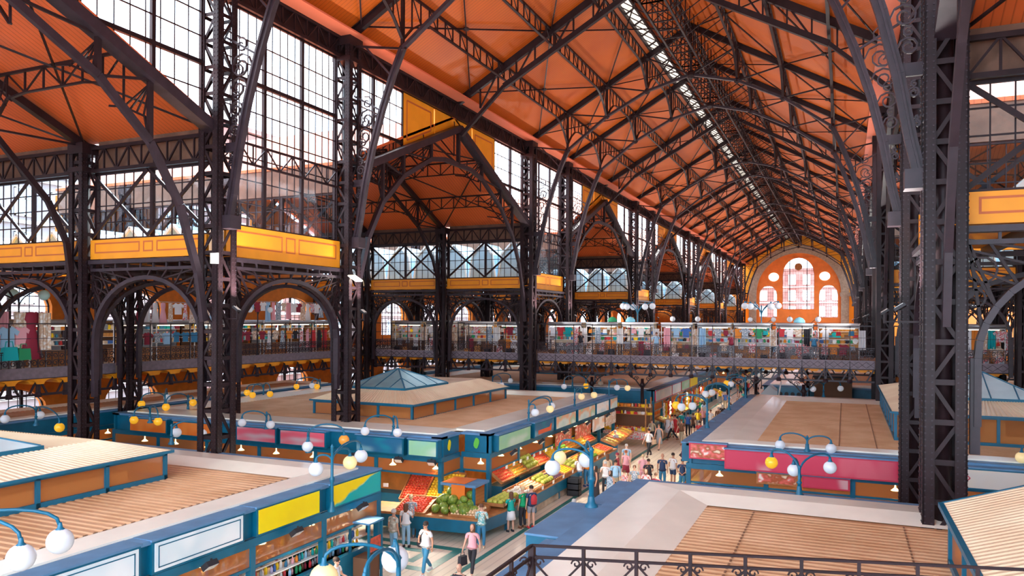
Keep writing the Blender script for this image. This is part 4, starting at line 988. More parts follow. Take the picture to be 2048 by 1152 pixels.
smear('sg_sky', [(.55, .78, .88), (.90, .93, .93), (.92, .60, .40)], (.8, .8, 1.5), seed=4); smear('sg_beige', [(.80, .62, .45), (.72, .66, .60), (.85, .72, .56)], (.5, .5, 1.5), seed=2)
smear('sg_food', [(.90, .72, .50), (.45, .10, .03), (.80, .15, .12), (.95, .85, .75)], (3, 3, 4), seed=9)
m = smear('sg_yg', [(.95, .72, .0), (.95, .72, .0)], (.5, .5, .5)); n = m.node_tree; b = n.nodes['Principled BSDF']     # yellow over teal, split on a wavy diagonal
t = n.nodes.new('ShaderNodeTexCoord'); sp = n.nodes.new('ShaderNodeSeparateXYZ'); n.links.new(t.outputs['Object'], sp.inputs[0])
nz = n.nodes.new('ShaderNodeTexNoise'); nz.inputs['Scale'].default_value = 1.2; n.links.new(t.outputs['Object'], nz.inputs['Vector'])
ma = n.nodes.new('ShaderNodeMath'); ma.operation = 'MULTIPLY_ADD'; ma.inputs[1].default_value = .28; ma.inputs[2].default_value = 2.78; n.links.new(sp.outputs['X'], ma.inputs[0])
mb_ = n.nodes.new('ShaderNodeMath'); mb_.operation = 'SUBTRACT'; n.links.new(ma.outputs[0], mb_.inputs[0]); n.links.new(sp.outputs['Z'], mb_.inputs[1])
mc = n.nodes.new('ShaderNodeMath'); mc.operation = 'MULTIPLY_ADD'; mc.inputs[1].default_value = .4; n.links.new(nz.outputs['Fac'], mc.inputs[0]); n.links.new(mb_.outputs[0], mc.inputs[2])
rp = n.nodes.new('ShaderNodeValToRGB'); rp.color_ramp.elements[0].position = .28; rp.color_ramp.elements[0].color = (.95, .70, .0, 1); rp.color_ramp.elements[1].position = .36; rp.color_ramp.elements[1].color = (.0, .42, .40, 1)
n.links.new(mc.outputs[0], rp.inputs[0]); n.links.new(rp.outputs[0], b.inputs['Base Color'])
def sign(x, y, length, rot, z0, z1, face, label, depth=.55, frame='blue', inner=True, top='blue_ledge', group=None):
    # box running along local +X from (x, y), its printed face on the local -Y side
    r = empty('sign_box', (x, y, 0), rot); tag(r, label, 'sign', group)
    MB().box(0, length, 0, depth, z0, z1).build('casing', frame, r)
    MB().box(-.03, length + .03, -.03, depth + .02, z1, z1 + .05).build('top_cover', top, r)
    pf = MB().box(.07, length - .07, -.02, 0, z0 + .06, z1 - .05).build('printed_face', face, r)
    if inner:
        l = MB(); a, b, c_, d = .16, length - .16, z0 + .13, z1 - .12; w = .025
        l.box(a, b, -.028, -.02, c_, c_ + w).box(a, b, -.028, -.02, d - w, d).box(a, a + w, -.028, -.02, c_, d).box(b - w, b, -.028, -.02, c_, d); l.build('border_line', 'blue', pf)
    return r
H2 = math.pi / 2
for i, (a, b, f, inn, lab) in enumerate(((5.9, 8.9, 'sg_white', 1, 'white sign with thin blue border on the near left block, nearest the viewpoint'), (9.15, 12.2, 'sg_white', 1, 'white sign with thin blue border, cut by the bottom edge of the view'), (12.5, 15.4, 'sg_white', 1, 'white sign with thin blue border beside the plain yellow sign'), (15.85, 18.55, 'sg_yellow', 0, 'plain bright yellow sign on the near left block'), (19.0, 21.8, 'sg_yg', 0, 'yellow and teal sign at the corner of the near left block'))):
    sign(-14.42, a, b - a, H2, 2.64, 3.4, f, lab, inner=bool(inn))
for a, b, f, lab in ((-33.5, -30.9, 'sg_orange', 'orange sign on the fruit block, leftmost'), (-30.5, -27.9, 'sg_orange', 'orange sign second along the fruit block'), (-26.4, -24.0, 'sg_redsmear', 'grey sign with a red smear beside the near left nave column'), (-23.8, -21.2, 'sg_redsmear', 'grey sign with a red smear, right of its twin'), (-19.6, -17.15, 'sg_teal', 'dark teal sign on the fruit block behind the amber globe'), (-16.95, -15.5, 'sg_green', 'pale green sign at the corner of the fruit block')):
    sign(a, 27.62, b - a, 0, 2.72, 3.44, f, lab, inner=False, depth=.4)
for a, b, f, lab in ((30.1, 33.8, 'sg_green', 'pale green sign facing the aisle at the fruit corner'), (34.3, 37.0, 'sg_teal', 'blue sign with an orange-red mark facing the aisle'), (37.3, 40.5, 'sg_fruit', 'pale sign with soft fruit picture, nearest of three'), (40.9, 44.1, 'sg_fruit', 'pale sign with soft fruit picture, middle of three'), (44.4, 47.0, 'sg_sky', 'pale blue-white sign with a red stroke'), (47.3, 49.0, 'sg_fruit', 'pale sign with soft fruit picture at the far end of the fruit block')):
    sign(-13.85, a, b - a, H2, 2.72, 3.44, f, lab, inner=False, depth=.4)
mat('rust_mark', (.75, .12, .04)); m = MB().prism([(34.75, 2.85), (36.5, 2.85), (36.6, 3.2), (36.45, 3.2), (36.3, 3.05), (34.75, 3.05)], 'x', -13.825, -13.815)
mk = m.build('painted_mark', 'rust_mark'); sg_ = [o for o in COL.objects if o.get('label', '').startswith('blue sign with')][0]; mk.parent = sg_; mk.matrix_parent_inverse = (Matrix.Translation((-13.85, 34.3, 0)) @ Matrix.Rotation(H2, 4, 'Z')).inverted()
mat('red_frame', (.62, .03, .08))
for a, b, f, lab in ((55.2, 60.8, 'sg_white', 'white sign in a red frame beyond the footbridge, nearer one'), (61.0, 64.5, 'sg_white', 'white sign in a red frame beyond the footbridge, farther one'), (64.8, 68.4, 'sg_green', 'green sign beyond the footbridge'), (68.6, 72.4, 'sg_yellow', 'yellow sign beyond the footbridge')):
    sign(-12.7, a, b - a, H2, 2.5, 3.35, f, lab, inner=False, frame='red_frame', depth=.3)
sign(-4.4, 31.25, 6.25, 0, 2.58, 3.36, 'sg_redpink', 'long red sign on the front of the right block', inner=False, frame='red_frame', depth=.45)
sign(-5.85, 31.45, 1.5, 0, 2.85, 3.5, 'sg_food', 'small sign with food pictures beside the long red sign', inner=False, frame='red_frame', depth=.25)
sign(-3.2, 31.5, 1.55, 0, 2.05, 2.5, 'sg_food', 'low food picture sign under the long red sign', inner=False, frame='wood', depth=.1)
sign(-1.5, 31.5, 1.7, 0, 2.05, 2.5, 'sg_redpink', 'low red sign under the long red sign', inner=False, frame='red_frame', depth=.1)
sign(3.2, 31.25, 7.5, 0, 2.55, 3.3, 'sg_beige', 'long beige sign right of the paired near columns', inner=False, depth=.45)
o = MB().path([(3.5 + a, 31.22, 2.95 + b) for a, b in [(-.25, .1), (.5, .1), (.6, .0), (.5, -.1), (-.25, -.1)]], .03, .02, (0, 1, 0)).build('painted_mark', 'red_frame'); o.parent = COL.objects[-5] if False else None
o.name = 'sign_outline'; tag(o, 'rounded red outline mark on the long beige sign', 'sign mark')
# stepped blue ledge boxes on the aisle side of the near right block
for i, (a, b, x0) in enumerate(((4, 9.6, -6.75), (9.8, 12.9, -6.3), (13.1, 16.4, -6.3), (16.7, 20.0, -6.95), (20.15, 23.3, -6.5))):
    sign(x0, b, b - a, -H2, 2.62, 3.38, 'sg_white' if i != 3 else 'sg_green', 'blue topped sign box over the aisle on the near right block, %s from the viewpoint' % ORD[i], inner=False, depth=-x0 - 6.0 + .3)
for i in range(6):
    a = 32 + i * 3.7; sign(-6.25, a + 3.4, 3.4, -H2, 2.62, 3.38, ('sg_redpink', 'sg_fruit', 'sg_sky')[i % 3], 'blue topped sign box over the aisle, %s past the long red sign' % ORD[i], inner=False, depth=.3)
# ================= globe lamps =================
def lamp(base, top, globes, label, r=.22, pole_r=.05, group='globe lamps on the stall roofs', colr='blue'):
    # base (x, y, z), top height, globes [(x, y, z, material)] in world
    bx, by, bz = base
    o = empty('globe_lamp', (bx, by, bz)); tag(o, label, 'lamp', group)
    MB().lathe([(pole_r * 2.6, 0), (pole_r * 2.6, .05), (pole_r * 1.6, .12), (pole_r * 1.2, .3)], (0, 0, 0), 10).build('base', colr, o, True)
    h = top - bz
    MB().lathe([(pole_r, 0), (pole_r, h * .45), (pole_r * 1.5, h * .48), (pole_r * 1.5, h * .52), (pole_r * .9, h * .55), (pole_r * .8, h), (pole_r * 1.2, h + .03), (.001, h + .12)], (0, 0, 0), 10).build('pole', colr, o, True)
    for gx, gy, gz, gm in globes:
        x, y, z = gx - bx, gy - by, gz - bz; zc = z + r * .8; L = math.hypot(x, y); pts = []
        hx = max(h - .25, zc + .12)
        s0 = max(.1, min(h * .8, zc)) 
        for i in range(11):
            t = i / 10; a = math.pi * t
            pts.append((x * (1 - math.cos(a)) / 2, y * (1 - math.cos(a)) / 2, (s0 * (1 - t) + (zc + .08) * t) + math.sin(a) ** .8 * min(.42, max(.2, L * .3))))
        arm = MB().tube(pts, .032, 6).build('arm', colr, o, True)
        d = Vector(pts[-1]) - Vector(pts[-2]); d.normalize()
        MB().lathe([(.03, .16), (.05, .06), (r * .5, .0), (r * .5, -.03), (r * .3, -.04)], (x, y, zc), 10).build('globe_cap', colr, arm, True)
        MB().ball((x, y, z), r, 18, 12).build('globe', gm, arm, True)
    return o
def G(px, py, z, m='globe_white'): x, y = at(px, py, z); return (x, y, z, m)
W_, Am, Cr = 'globe_white', 'globe_amber', 'globe_cream'
lamp((-14.15, 18.75, 2.7), 4.62, [G(632, 938, 4.0), G(700, 925, 4.0, Cr), G(722, 912, 3.95)], 'globe lamp between the two yellow signs, with one cream and two white globes')
lamp((-14.9, 8.1, 3.45), 5.0, [G(120, 1082, 4.35), G(42, 1115, 4.35)], 'two-globe lamp at the lower left edge of the view', r=.235)
x, y = at(797, 1160, 4.0)
lamp((x, y, 3.42), 4.35, [G(790, 1118, 4.3), G(648, 1156, 4.15, 'globe_cream'), (x + .2, y - 1.3, 4.2, W_)], 'globe lamp cut by the bottom edge, left of the walking man', r=.24)
lamp((-6.3, 19.75, 3.42), 4.95, [G(1105, 935, 4.42), G(1118, 915, 4.42, Cr), G(1172, 920, 4.42)], 'tall lamp with three globes rising from the blue ledge over the aisle', pole_r=.07)
for (bx, by), gl, lab in (((1414, 856), ((1363, 814, W_), (1352, 810, Am), (1385, 812, W_)), 'nearest'), ((1458, 820), ((1411, 788, W_), (1424, 785, W_)), 'middle'), ((1491, 796), ((1462, 768, W_), (1453, 766, Am)), 'farthest')):
    x, y = at(bx, by, 3.42); lamp((x, y, 3.42), 4.75, [G(a, b, 4.3, m) for a, b, m in gl], 'arched globe lamp on the aisle ledge of the right block, %s of three' % lab, r=.2)
for yb, g1, lab in ((34.4, ((1070, 825, W_), (1100, 818, Cr), (1103, 812, W_)), 'nearest'), (41.3, ((1163, 793, Cr), (1188, 790, Cr)), 'middle'), (48.2, ((1234, 775, W_), (1255, 776, Cr)), 'farthest')):
    lamp((-14.2, yb, 3.38), 4.5, [G(a, b, 3.98, m) for a, b, m in g1], 'arched globe lamp on the aisle side of the fruit block, %s of three' % lab, r=.2)
lamp((*at(787, 870, 3.5), 3.5), 4.25, [G(730, 862, 3.8), G(795, 865, 3.8)], 'two-globe lamp above the dark teal sign', r=.19)
lamp((*at(533, 858, 3.5), 3.5), 4.2, [G(484, 845, 3.8), G(541, 849, 3.8)], 'two-globe lamp above the red smeared signs', r=.19)
lamp((*at(300, 846, 3.5), 3.5), 4.2, [G(268, 840, 3.8, Am), G(316, 843, 3.8, Am)], 'lamp with two amber globes above the orange signs', r=.19)
lamp((*at(343, 889, 3.42), 3.42), 4.15, [G(353, 865, 3.8), G(404, 868, 3.8)], 'lamp with two white globes on the far ledge of the near left block', r=.2)
lamp((*at(617, 905, 3.42), 3.42), 4.25, [G(615, 893, 3.8), G(688, 880, 3.9, 'globe_orange')], 'lamp with one white and one orange globe behind the near left roof', r=.2)
lamp((-1.33, 31.7, 3.42), 3.95, [G(1560, 890, 3.6), G(1662, 897, 3.6)], 'two-globe lamp standing over the long red sign', r=.2)
lamp((-1.2, 23.6, 3.4), 4.2, [G(1543, 925, 4.15, Am), G(1660, 935, 4.15), (-1.4, 24.4, 4.0, W_)], 'lamp with one amber and two white globes behind the near right roof', r=.19)
lamp((5.9, 31.6, 3.42), 4.0, [G(2043, 915, 3.7, Cr), (6.9, 31.6, 3.7, W_)], 'lamp with a cream globe at the right edge of the view', r=.2)
# lamps over the left outer stalls and the far blocks
for (bx, by), gl, lab in (((72, 848), ((10, 838, W_), (80, 830, W_), (119, 855, Am)), 'first'), ((330, 817), ((283, 808, Am), (334, 795, W_)), 'second'), ((376, 820), ((332, 814, Am), (386, 805, Am)), 'third'), ((527, 795), ((494, 785, Am), (505, 790, Am), (540, 788, Am)), 'fourth'), ((640, 782), ((593, 773, Am), (624, 771, W_), (634, 773, Am)), 'fifth')):
    x, y = at(bx, by, 3.5); x, y = max(x, -39.5), y; lamp((x, y, 3.42), 4.25, [G(a, b, 3.85, m) for a, b, m in gl], 'globe lamp over the left outer stalls, %s from the near end' % lab, r=.2)
for (bx, by), gl, lab in (((985, 775), ((1003, 770, W_), (1021, 741 + 20, W_)), 'first'), ((1145, 776), ((1128, 773, W_), (1172, 771, Am)), 'second'), ((1190, 770), ((1172, 772, Am), (1201, 767, 'stone')), 'third')):
    x, y = at(bx, by, 3.4); lamp((x, y, 3.42), 4.2, [G(a, b, 3.8, m) for a, b, m in gl], 'globe lamp on the stall roof beyond the footbridge, %s from the left' % lab, r=.2)
x, y = at(1647, 795, 3.4); lamp((x, y, 3.42), 4.3, [G(1626, 778, 4.0), G(1681, 777, 4.0)], 'two-globe lamp at the far edge of the right block under the footbridge', r=.2)
# tall four-globe candelabra on the footbridge
for i, (px, lab) in enumerate(((1275, 'left'), (1523, 'right'))):
    x, _ = at(px, 700, 5.9); 
    x = {0: -14.55, 1: -5.5}[i]
    lamp((x, 57, 5.9), 9.55, [(x - 1.15, 57, 9.6, W_), (x - .7, 56.5, 9.55, W_), (x + .7, 56.5, 9.55, W_), (x + 1.15, 57, 9.6, W_), (x - .5, 57.6, 9.55, W_)], 'tall blue candelabra with white globes on the footbridge, the %s one' % lab, r=.24, group='footbridge candelabra')
for i, (x, yy) in enumerate(((-9.6, 100), (-16.5, 86), (-4, 86))):
    lamp((x, yy, 0), 8.4, [(x - 1.4, yy, 8.7, W_), (x + 1.4, yy, 8.7, W_)], 'tall distant two-globe lamp showing above the bridge stalls, %s one' % ('central', 'left hand', 'right hand')[i], r=.3, colr='dark', group='distant tall lamps')
# pale globes in the left gallery
mat('globe_mint', (.55, .80, .74), rough=.3)
for i, (px, py) in enumerate(((10, 582), (44, 588), (86, 590))): pass
lamp((-38.2, 25.0, 5.9), 9.7, [(-37.6, 24.3, 9.66, 'globe_mint'), (-37.6, 25.9, 9.66, 'globe_mint')], 'lamp with two pale green globes in the left gallery', r=.27, group='gallery lamps', colr='dark')
lamp((-38.2, 42.0, 5.9), 9.3, [(-38.0, 41, 9.15, W_), (-38.0, 43, 9.15, W_)], 'lamp with two white globes in the left gallery beyond the first column pair', r=.22, group='gallery lamps', colr='dark')

# ---- black spotlights under the sign boxes ----
def spotlight(x, y, z, tx, ty, tz_, label, e=17):
    r = empty('spotlight', (x, y, z)); tag(r, label, 'spotlight', 'black spotlights under the signs')
    d = Vector((tx - x, ty - y, tz_ - z)).normalized(); a = d.cross(Vector((0, 0, 1))).normalized(); b = a.cross(d); M = Matrix((a, b, d)).transposed().to_4x4()
    MB().add(MB().box(-.17, .17, -.12, .12, -.14, 0), M).build('housing', 'dark', r); MB().add(MB().box(-.15, .15, -.10, .10, 0, .01), M).build('lens', 'lens', r)
    MB().bar((0, 0, 0), (0, 0, .22), .04).build('bracket', 'dark', r)
    l = bpy.data.lights.new('spotlight_beam', 'AREA'); l.energy = e; l.shape = 'RECTANGLE'; l.size = .28; l.size_y = .18; l.color = (1, .90, .74); l.spread = math.radians(150)
    lo = bpy.data.objects.new('spotlight_beam', l); COL.objects.link(lo); lo.parent = r; lo.location = d * .03; lo.rotation_euler = (-d).to_track_quat('Z', 'Y').to_euler()
for i, y in enumerate((31.2, 34.6, 38.2, 42, 46)): spotlight(-13.55, y, 2.5, -11.6, y, .6, 'black spotlight on the aisle face of the fruit block, %s from the corner' % ORD[i])
for i, x in enumerate((-19.5, -17.3, -15.7)): spotlight(x, 27.45, 2.5, x + .2, 25.6, .6, 'black spotlight on the near face of the fruit block, %s from the left' % ORD[i])
for i, y in enumerate((14, 17.2, 20.4)): spotlight(-14.15, y, 2.42, -12.2, y, 0, 'black spotlight under the near left signs, %s from the viewpoint' % ORD[i])
for i, y in enumerate((58, 65, 72, 79)): spotlight(-12.4, y, 2.4, -10.2, y, 0, 'black spotlight on the left block beyond the footbridge, %s in its row' % ORD[i])
for i, y in enumerate((34, 41, 48, 66, 76)): spotlight(-6.65, y, 2.45, -8.8, y, 0, 'black spotlight on the right block over the aisle, %s in its row' % ORD[i])
o = MB().box(-21.72, -21.40, 21.36, 21.47, 10.55, 10.95).box(-21.70, -21.42, 21.34, 21.36, 10.58, 10.92).build('junction_box', 'cream'); tag(o, 'cream junction box on the front of the near left nave column', 'junction box')
o = MB().prism([(29.55, 10.55), (29.62, 10.60), (30.3, 10.35), (30.23, 10.30)], 'x', -21.48, -21.1).build('reflector_plate', 'cream'); tag(o, 'tilted cream plate on the second left nave column', 'reflector plate')
# ================= goods: prototypes, then copies =================
PAL = {'c_red': (.62, .04, .05), 'c_wine': (.30, .02, .05), 'c_pink': (.85, .42, .48), 'c_white': (.82, .82, .84), 'c_blue': (.05, .16, .50), 'c_teal': (.0, .42, .45), 'c_green': (.02, .30, .12), 'c_yellow': (.90, .62, .02),
       'c_orange': (.85, .28, .03), 'c_black': (.02, .02, .03), 'c_denim': (.04, .22, .40), 'c_sky': (.35, .60, .82), 'c_grey': (.30, .32, .36), 'c_brown': (.18, .08, .04), 'c_beige': (.72, .55, .38), 'c_lilac': (.50, .45, .70)}
for k_, v_ in PAL.items(): mat(k_, v_, rough=.75)
PK = list(PAL)
def multi(name, cols, scale):
    m = smear(name, cols, (scale, scale, scale), rough=.7); return m
multi('floral', [(.85, .85, .88), (.70, .10, .12), (.88, .86, .85), (.12, .30, .45)], 7); multi('lace', [(.9, .88, .85), (.65, .45, .30), (.92, .9, .88)], 5); multi('striped_cloth', [(.8, .8, .82), (.2, .3, .4), (.85, .85, .85)], 9)
CL = ['c_white', 'c_white', 'c_red', 'c_wine', 'c_pink', 'floral', 'lace', 'c_blue', 'c_teal', 'c_yellow', 'c_orange', 'c_black', 'c_denim', 'c_sky', 'floral', 'lace', 'striped_cloth', 'c_green']
def slot(me_fn, name):
    me = me_fn(); return me
def shirt_mesh():
    m = MB(); A = [(-.16, .0), (-.38, -.16), (-.30, -.30), (-.20, -.20), (-.21, -.68), (.21, -.68), (.20, -.20), (.30, -.30), (.38, -.16), (.16, 0), (.06, -.05), (-.06, -.05)]
    m.prism(A, 'y', -.035, .035); return m.mesh('shirt', 'c_white')
def cloth_mesh_():
    m = MB(); n = 8; w = .45; h = 1.35
    for j in range(2):
        for i in range(n + 1): x = -w / 2 + w * i / n; m.v += [(x, .03 * math.sin(i * 2.4) + j * .03, 0), (x * 1.12, .06 * math.sin(i * 2.4 + .5) + j * .03, -h)]
    for j in range(2):
        for i in range(n): b = j * 2 * (n + 1) + 2 * i; m.f.append((b, b + 1, b + 3, b + 2))
    return m.mesh('cloth', 'c_white')
def dress_mesh():
    m = MB(); m.lathe([(.05, 0), (.16, -.03), (.17, -.2), (.13, -.42), (.2, -.7), (.30, -1.25), (.28, -1.25), (.10, -.4)], (0, 0, 0), 10, 1, .45); return m.mesh('dress', 'c_white', True)
def bag_mesh():
    m = MB(); m.prism([(-.17, 0), (-.14, .30), (.14, .30), (.17, 0)], 'y', -.07, .07); m.tube([(-.09, 0, .3), (-.07, 0, .42), (.07, 0, .42), (.09, 0, .3)], .012, 5); return m.mesh('bag', 'c_white')
def basket_mesh(): return MB().lathe([(.02, 0), (.14, 0), (.19, .2), (.17, .2), (.12, .02)], (0, 0, 0), 10).mesh('basket', 'crate')
def vase_mesh(): return MB().lathe([(.001, 0), (.06, 0), (.09, .1), (.05, .2), (.06, .25), (.04, .25)], (0, 0, 0), 8).mesh('vase', 'c_white', True)
def doll_mesh():
    m = MB(); m.lathe([(.001, 0), (.09, 0), (.10, .09), (.06, .16), (.065, .21), (.03, .26), (.001, .27)], (0, 0, 0), 8); return m.mesh('doll', 'c_red', True)
def boxg_mesh(): 
    m = MB().box(-.15, .15, -.1, .1, 0, .16).box(-.155, .155, -.105, .105, .13, .17); return m.mesh('box', 'c_white')
def plate_mesh(): 
    m = MB(); m.prism(arc(12, 0, 2 * math.pi, .16, .16, 0, .16)[:-1], 'y', -.015, .0); m.prism(arc(12, 0, 2 * math.pi, .10, .10, 0, .16)[:-1], 'y', -.03, -.015); return m.mesh('plate', 'floral')
PROTO = {'hanging_shirt': (shirt_mesh(), 'shirt'), 'hanging_cloth': (cloth_mesh_(), 'cloth'), 'hanging_dress': (dress_mesh(), 'dress'), 'handbag': (bag_mesh(), 'bag'), 'basket': (basket_mesh(), 'basket'), 'vase': (vase_mesh(), 'vase'), 'folk_doll': (doll_mesh(), 'doll'), 'gift_box': (boxg_mesh(), 'box'), 'painted_plate': (plate_mesh(), 'plate')}
CN = {'c_red': 'red', 'c_wine': 'wine red', 'c_pink': 'pink', 'c_white': 'white', 'c_blue': 'dark blue', 'c_teal': 'teal', 'c_green': 'green', 'c_yellow': 'yellow', 'c_orange': 'orange', 'c_black': 'black', 'c_denim': 'denim blue', 'c_sky': 'sky blue', 'c_grey': 'grey', 'c_brown': 'brown', 'c_beige': 'beige', 'c_lilac': 'lilac', 'floral': 'flower patterned', 'lace': 'lacy beige', 'striped_cloth': 'striped', 'crate': 'wicker'}
def good(kind, x, y, z, mt, where, rz_=0, sc=1.0):
    me, cat = PROTO[kind]; o = new(kind, me, None, (x, y, z), rz_); o.scale = (sc,) * 3
    if mt: o.material_slots[0].link = 'OBJECT'; o.material_slots[0].material = MAT[mt]
    tag(o, '%s %s %s' % (CN.get(mt, 'small'), cat, where), cat, '%s %s goods %s' % (CN.get(mt, 'small'), cat, where)); return o
R_ = random.Random(11)
# souvenir stall units with a roller shutter box on top; local front is -Y
def stall_unit(x, y, rot, w, top, label, where, kinds, back='c_beige', z0=5.9, depth=1.3, shutter='grey', density=1.0):
    o = empty('souvenir_stall', (x, y, z0), rot); tag(o, label, 'stall', 'souvenir stalls on the upper level')
    h = top - z0
    f = MB()
    for sx in (-w / 2, w / 2 - .06):
        for yy in (0, depth - .06): f.box(sx, sx + .06, yy, yy + .06, 0, h)
    f.box(-w / 2, w / 2, 0, .06, h - .32, h - .26).box(-w / 2, w / 2, 0, .05, 1.35, 1.4); f.build('frame', 'white', o)
    MB().box(-w / 2, w / 2, depth - .06, depth, 0, h).build('back_board', back, o)
    MB().tube([(-w / 2 + .04, .02, h - .12), (w / 2 - .04, .02, h - .12)], .15, 10).build('shutter_roll', shutter, o, True)
    MB().box(-w / 2 - .05, w / 2 + .05, .05, depth + .05, h - .05, h + .02).build('canopy', shutter, o)
    MB().box(-w / 2 + .06, w / 2 - .06, .05, .65, .75, .82).box(-w / 2 + .08, w / 2 - .08, .1, .6, 0, .75).build('counter', R_.choice(['wood', 'c_grey', 'wood', 'c_brown']), o)
    for k in range(3): MB().box(-w / 2 + .1, w / 2 - .1, depth - .45, depth - .08, 1.05 + .42 * k, 1.08 + .42 * k).build('shelf', 'white', o)
    MB().box(-w / 2 + .3, w / 2 - .3, .25, .33, h - .36, h - .33).build('strip_lamp', 'strip_light', o)
    ca, sa = math.cos(rot), math.sin(rot)
    def Wp(u, v): return x + u * ca - v * sa, y + u * sa + v * ca
    for k in range(3):
        n = int(w / .27 * density)
        for i in range(n):
            kd = kinds[(k) % len(kinds)] if R_.random() < .7 else R_.choice(kinds); u = -w / 2 + .25 + (w - .5) * i / max(1, n - 1)
            X, Y = Wp(u, depth - .28); good(kd, X, Y, z0 + 1.08 + .42 * k, R_.choice(PK) if kd != 'basket' else 'crate', where, rot, R_.uniform(.8, 1.15))
    return Wp
mat('strip_light', (1, .9, .7), emit=(1, .85, .6), es=2.2)
def hang_row(Wp, u0, u1, v, z, n, kinds, where, rot, cols=CL):
    for i in range(n):
        u = u0 + (u1 - u0) * (i + .5) / n; X, Y = Wp(u, v); k = R_.choice(kinds); m = R_.choice(cols); sc = R_.uniform(.85, 1.1)
        good(k, X, Y, z - (0 if k != 'handbag' else .45), m, where, rot + R_.uniform(-.25, .25), sc)
# ---- footbridge stalls ----
ST = [(-34.2, 2.6), (-31.2, 2.4), (-27.4, 2.6), (-24.6, 2.4), (-20.0, 2.7), (-17.0, 2.5), (-14.2, 2.4), (-11.3, 2.3), (-8.6, 2.4), (-6.0, 2.5), (-3.2, 2.4), (-.4, 2.6), (5.0, 2.4), (8.0, 2.4), (12.5, 2.6)]
for i, (x, w) in enumerate(ST):
    where = 'on the %s footbridge stall' % ORD[i]
    kinds = (['vase', 'painted_plate', 'folk_doll'], ['folk_doll', 'gift_box', 'vase'], ['painted_plate', 'gift_box', 'basket'])[i % 3]
    Wp = stall_unit(x, 55.7, 0, w, 8.35, 'footbridge souvenir stall with roller shutter box, %s from the left' % ORD[i], where, kinds, back=R_.choice(['c_beige', 'white', 'stall_inner', 'c_beige']), shutter=R_.choice(['grey', 'white', 'grey']))
    hang_row(Wp, -w / 2 + .1, w / 2 - .1, -.08, 8.0 - .02, R_.choice([3, 4, 5]), (['handbag', 'hanging_shirt'], ['hanging_cloth', 'hanging_shirt'], ['hanging_shirt', 'handbag', 'hanging_cloth'])[i % 3], where, 0)
    hang_row(Wp, w / 2 + .02, w / 2 + .34, .2, 7.9, 1, ['hanging_cloth'], 'beside the %s footbridge stall' % ORD[i], .4, ['floral', 'lace', 'c_white'])
    hang_row(Wp, -w / 2 + .15, w / 2 - .15, -.02, 6.95, R_.choice([3, 4]), ['hanging_shirt', 'hanging_cloth', 'handbag'], 'low on the counter of the %s footbridge stall' % ORD[i], 0, ['floral', 'lace', 'c_white', 'c_brown', 'c_orange', 'c_grey', 'floral', 'striped_cloth', 'c_wine'])
    for q in range(3):
        X, Y = Wp(-w / 2 + .4 + q * (w - .8) / 2, -.35); good(R_.choice(['basket', 'handbag', 'gift_box']), X, Y, 5.9, R_.choice(['c_white', 'crate', 'c_brown', 'floral', 'c_black']), 'on the deck before the %s footbridge stall' % ORD[i], 0, 1.5)
mat('balloon', (.25, .65, .78), rough=.4)
for x, m_, nm in ((-16.3, 'c_green', 'green'), (-14.9, 'balloon', 'pale blue'), (-2.9, 'balloon', 'light blue')):
    b = MB().lathe([(.001, 0), (.38, .02), (.36, .18), (.22, .34), (.001, .42)], (x, 56.2, 8.38), 12).build('sun_hat', m_, None, True); tag(b, '%s hat lying on a footbridge stall roof' % nm, 'hat')
# ---- left gallery: racks of clothes ----
def rack(x, y0, y1, z, label):
    o = empty('clothes_rail', (x, (y0 + y1) / 2, 5.9)); tag(o, label, 'clothes rail', 'clothes rails in the left gallery')
    L = (y1 - y0) / 2; MB().bar((0, -L, z - 5.9), (0, L, z - 5.9), .03).build('bar', 'grey', o)
    for s in (-1, 1): MB().bar((0, s * L, 0), (0, s * L, z - 5.9), .035).build('stand', 'grey', o)
WG = lambda xx: (lambda u, v: (xx + v, u))
rows = [(22.6, 26.3, 8.85, 'first'), (31.0, 38.6, 9.5, 'second'), (39.2, 52.5, 9.75, 'third')]
for a, b, z, nm in rows:
    rack(-38.0, a, b, z, 'clothes rail at the left gallery railing, %s from the near end' % nm)
    hang_row(WG(-38.0), a + .1, b - .1, 0, z - .05, int((b - a) / .55), ['hanging_cloth', 'hanging_cloth', 'hanging_shirt', 'hanging_dress'], 'on the %s left gallery rail' % nm, H2, ['c_white', 'lace', 'floral', 'c_white', 'lace', 'c_pink', 'c_wine', 'c_white', 'c_sky', 'striped_cloth'])
    hang_row(WG(-37.75), a + .3, b - .3, 0, 7.65, int((b - a) / .7), ['hanging_shirt', 'hanging_shirt', 'hanging_cloth', 'hanging_dress'], 'low on the %s left gallery rail' % nm, H2)
for i, yc in enumerate((14.2, 17.2, 20.2, 24, 27.5, 32.5, 35.5, 38.5, 42, 45, 48, 51)):
    where = 'in the %s left gallery stall' % ORD[i]
    stall_unit(-39.1, yc, H2, 2.7, 8.4, 'left gallery souvenir stall with shelves, %s from the near end' % ORD[i], where, (['folk_doll', 'vase', 'gift_box'], ['gift_box', 'basket', 'painted_plate'])[i % 2], back=R_.choice(['c_brown', 'c_wine', 'wood', 'c_grey']), density=1.0)
for i, yc in enumerate((64, 67, 70, 73, 76, 79)):
    stall_unit(-39.1, yc, H2, 2.7, 8.4, 'distant left gallery stall beyond the footbridge, %s of six' % ORD[i], 'in the %s distant left gallery stall' % ORD[i], ['vase', 'gift_box'], back='c_beige', density=.5)
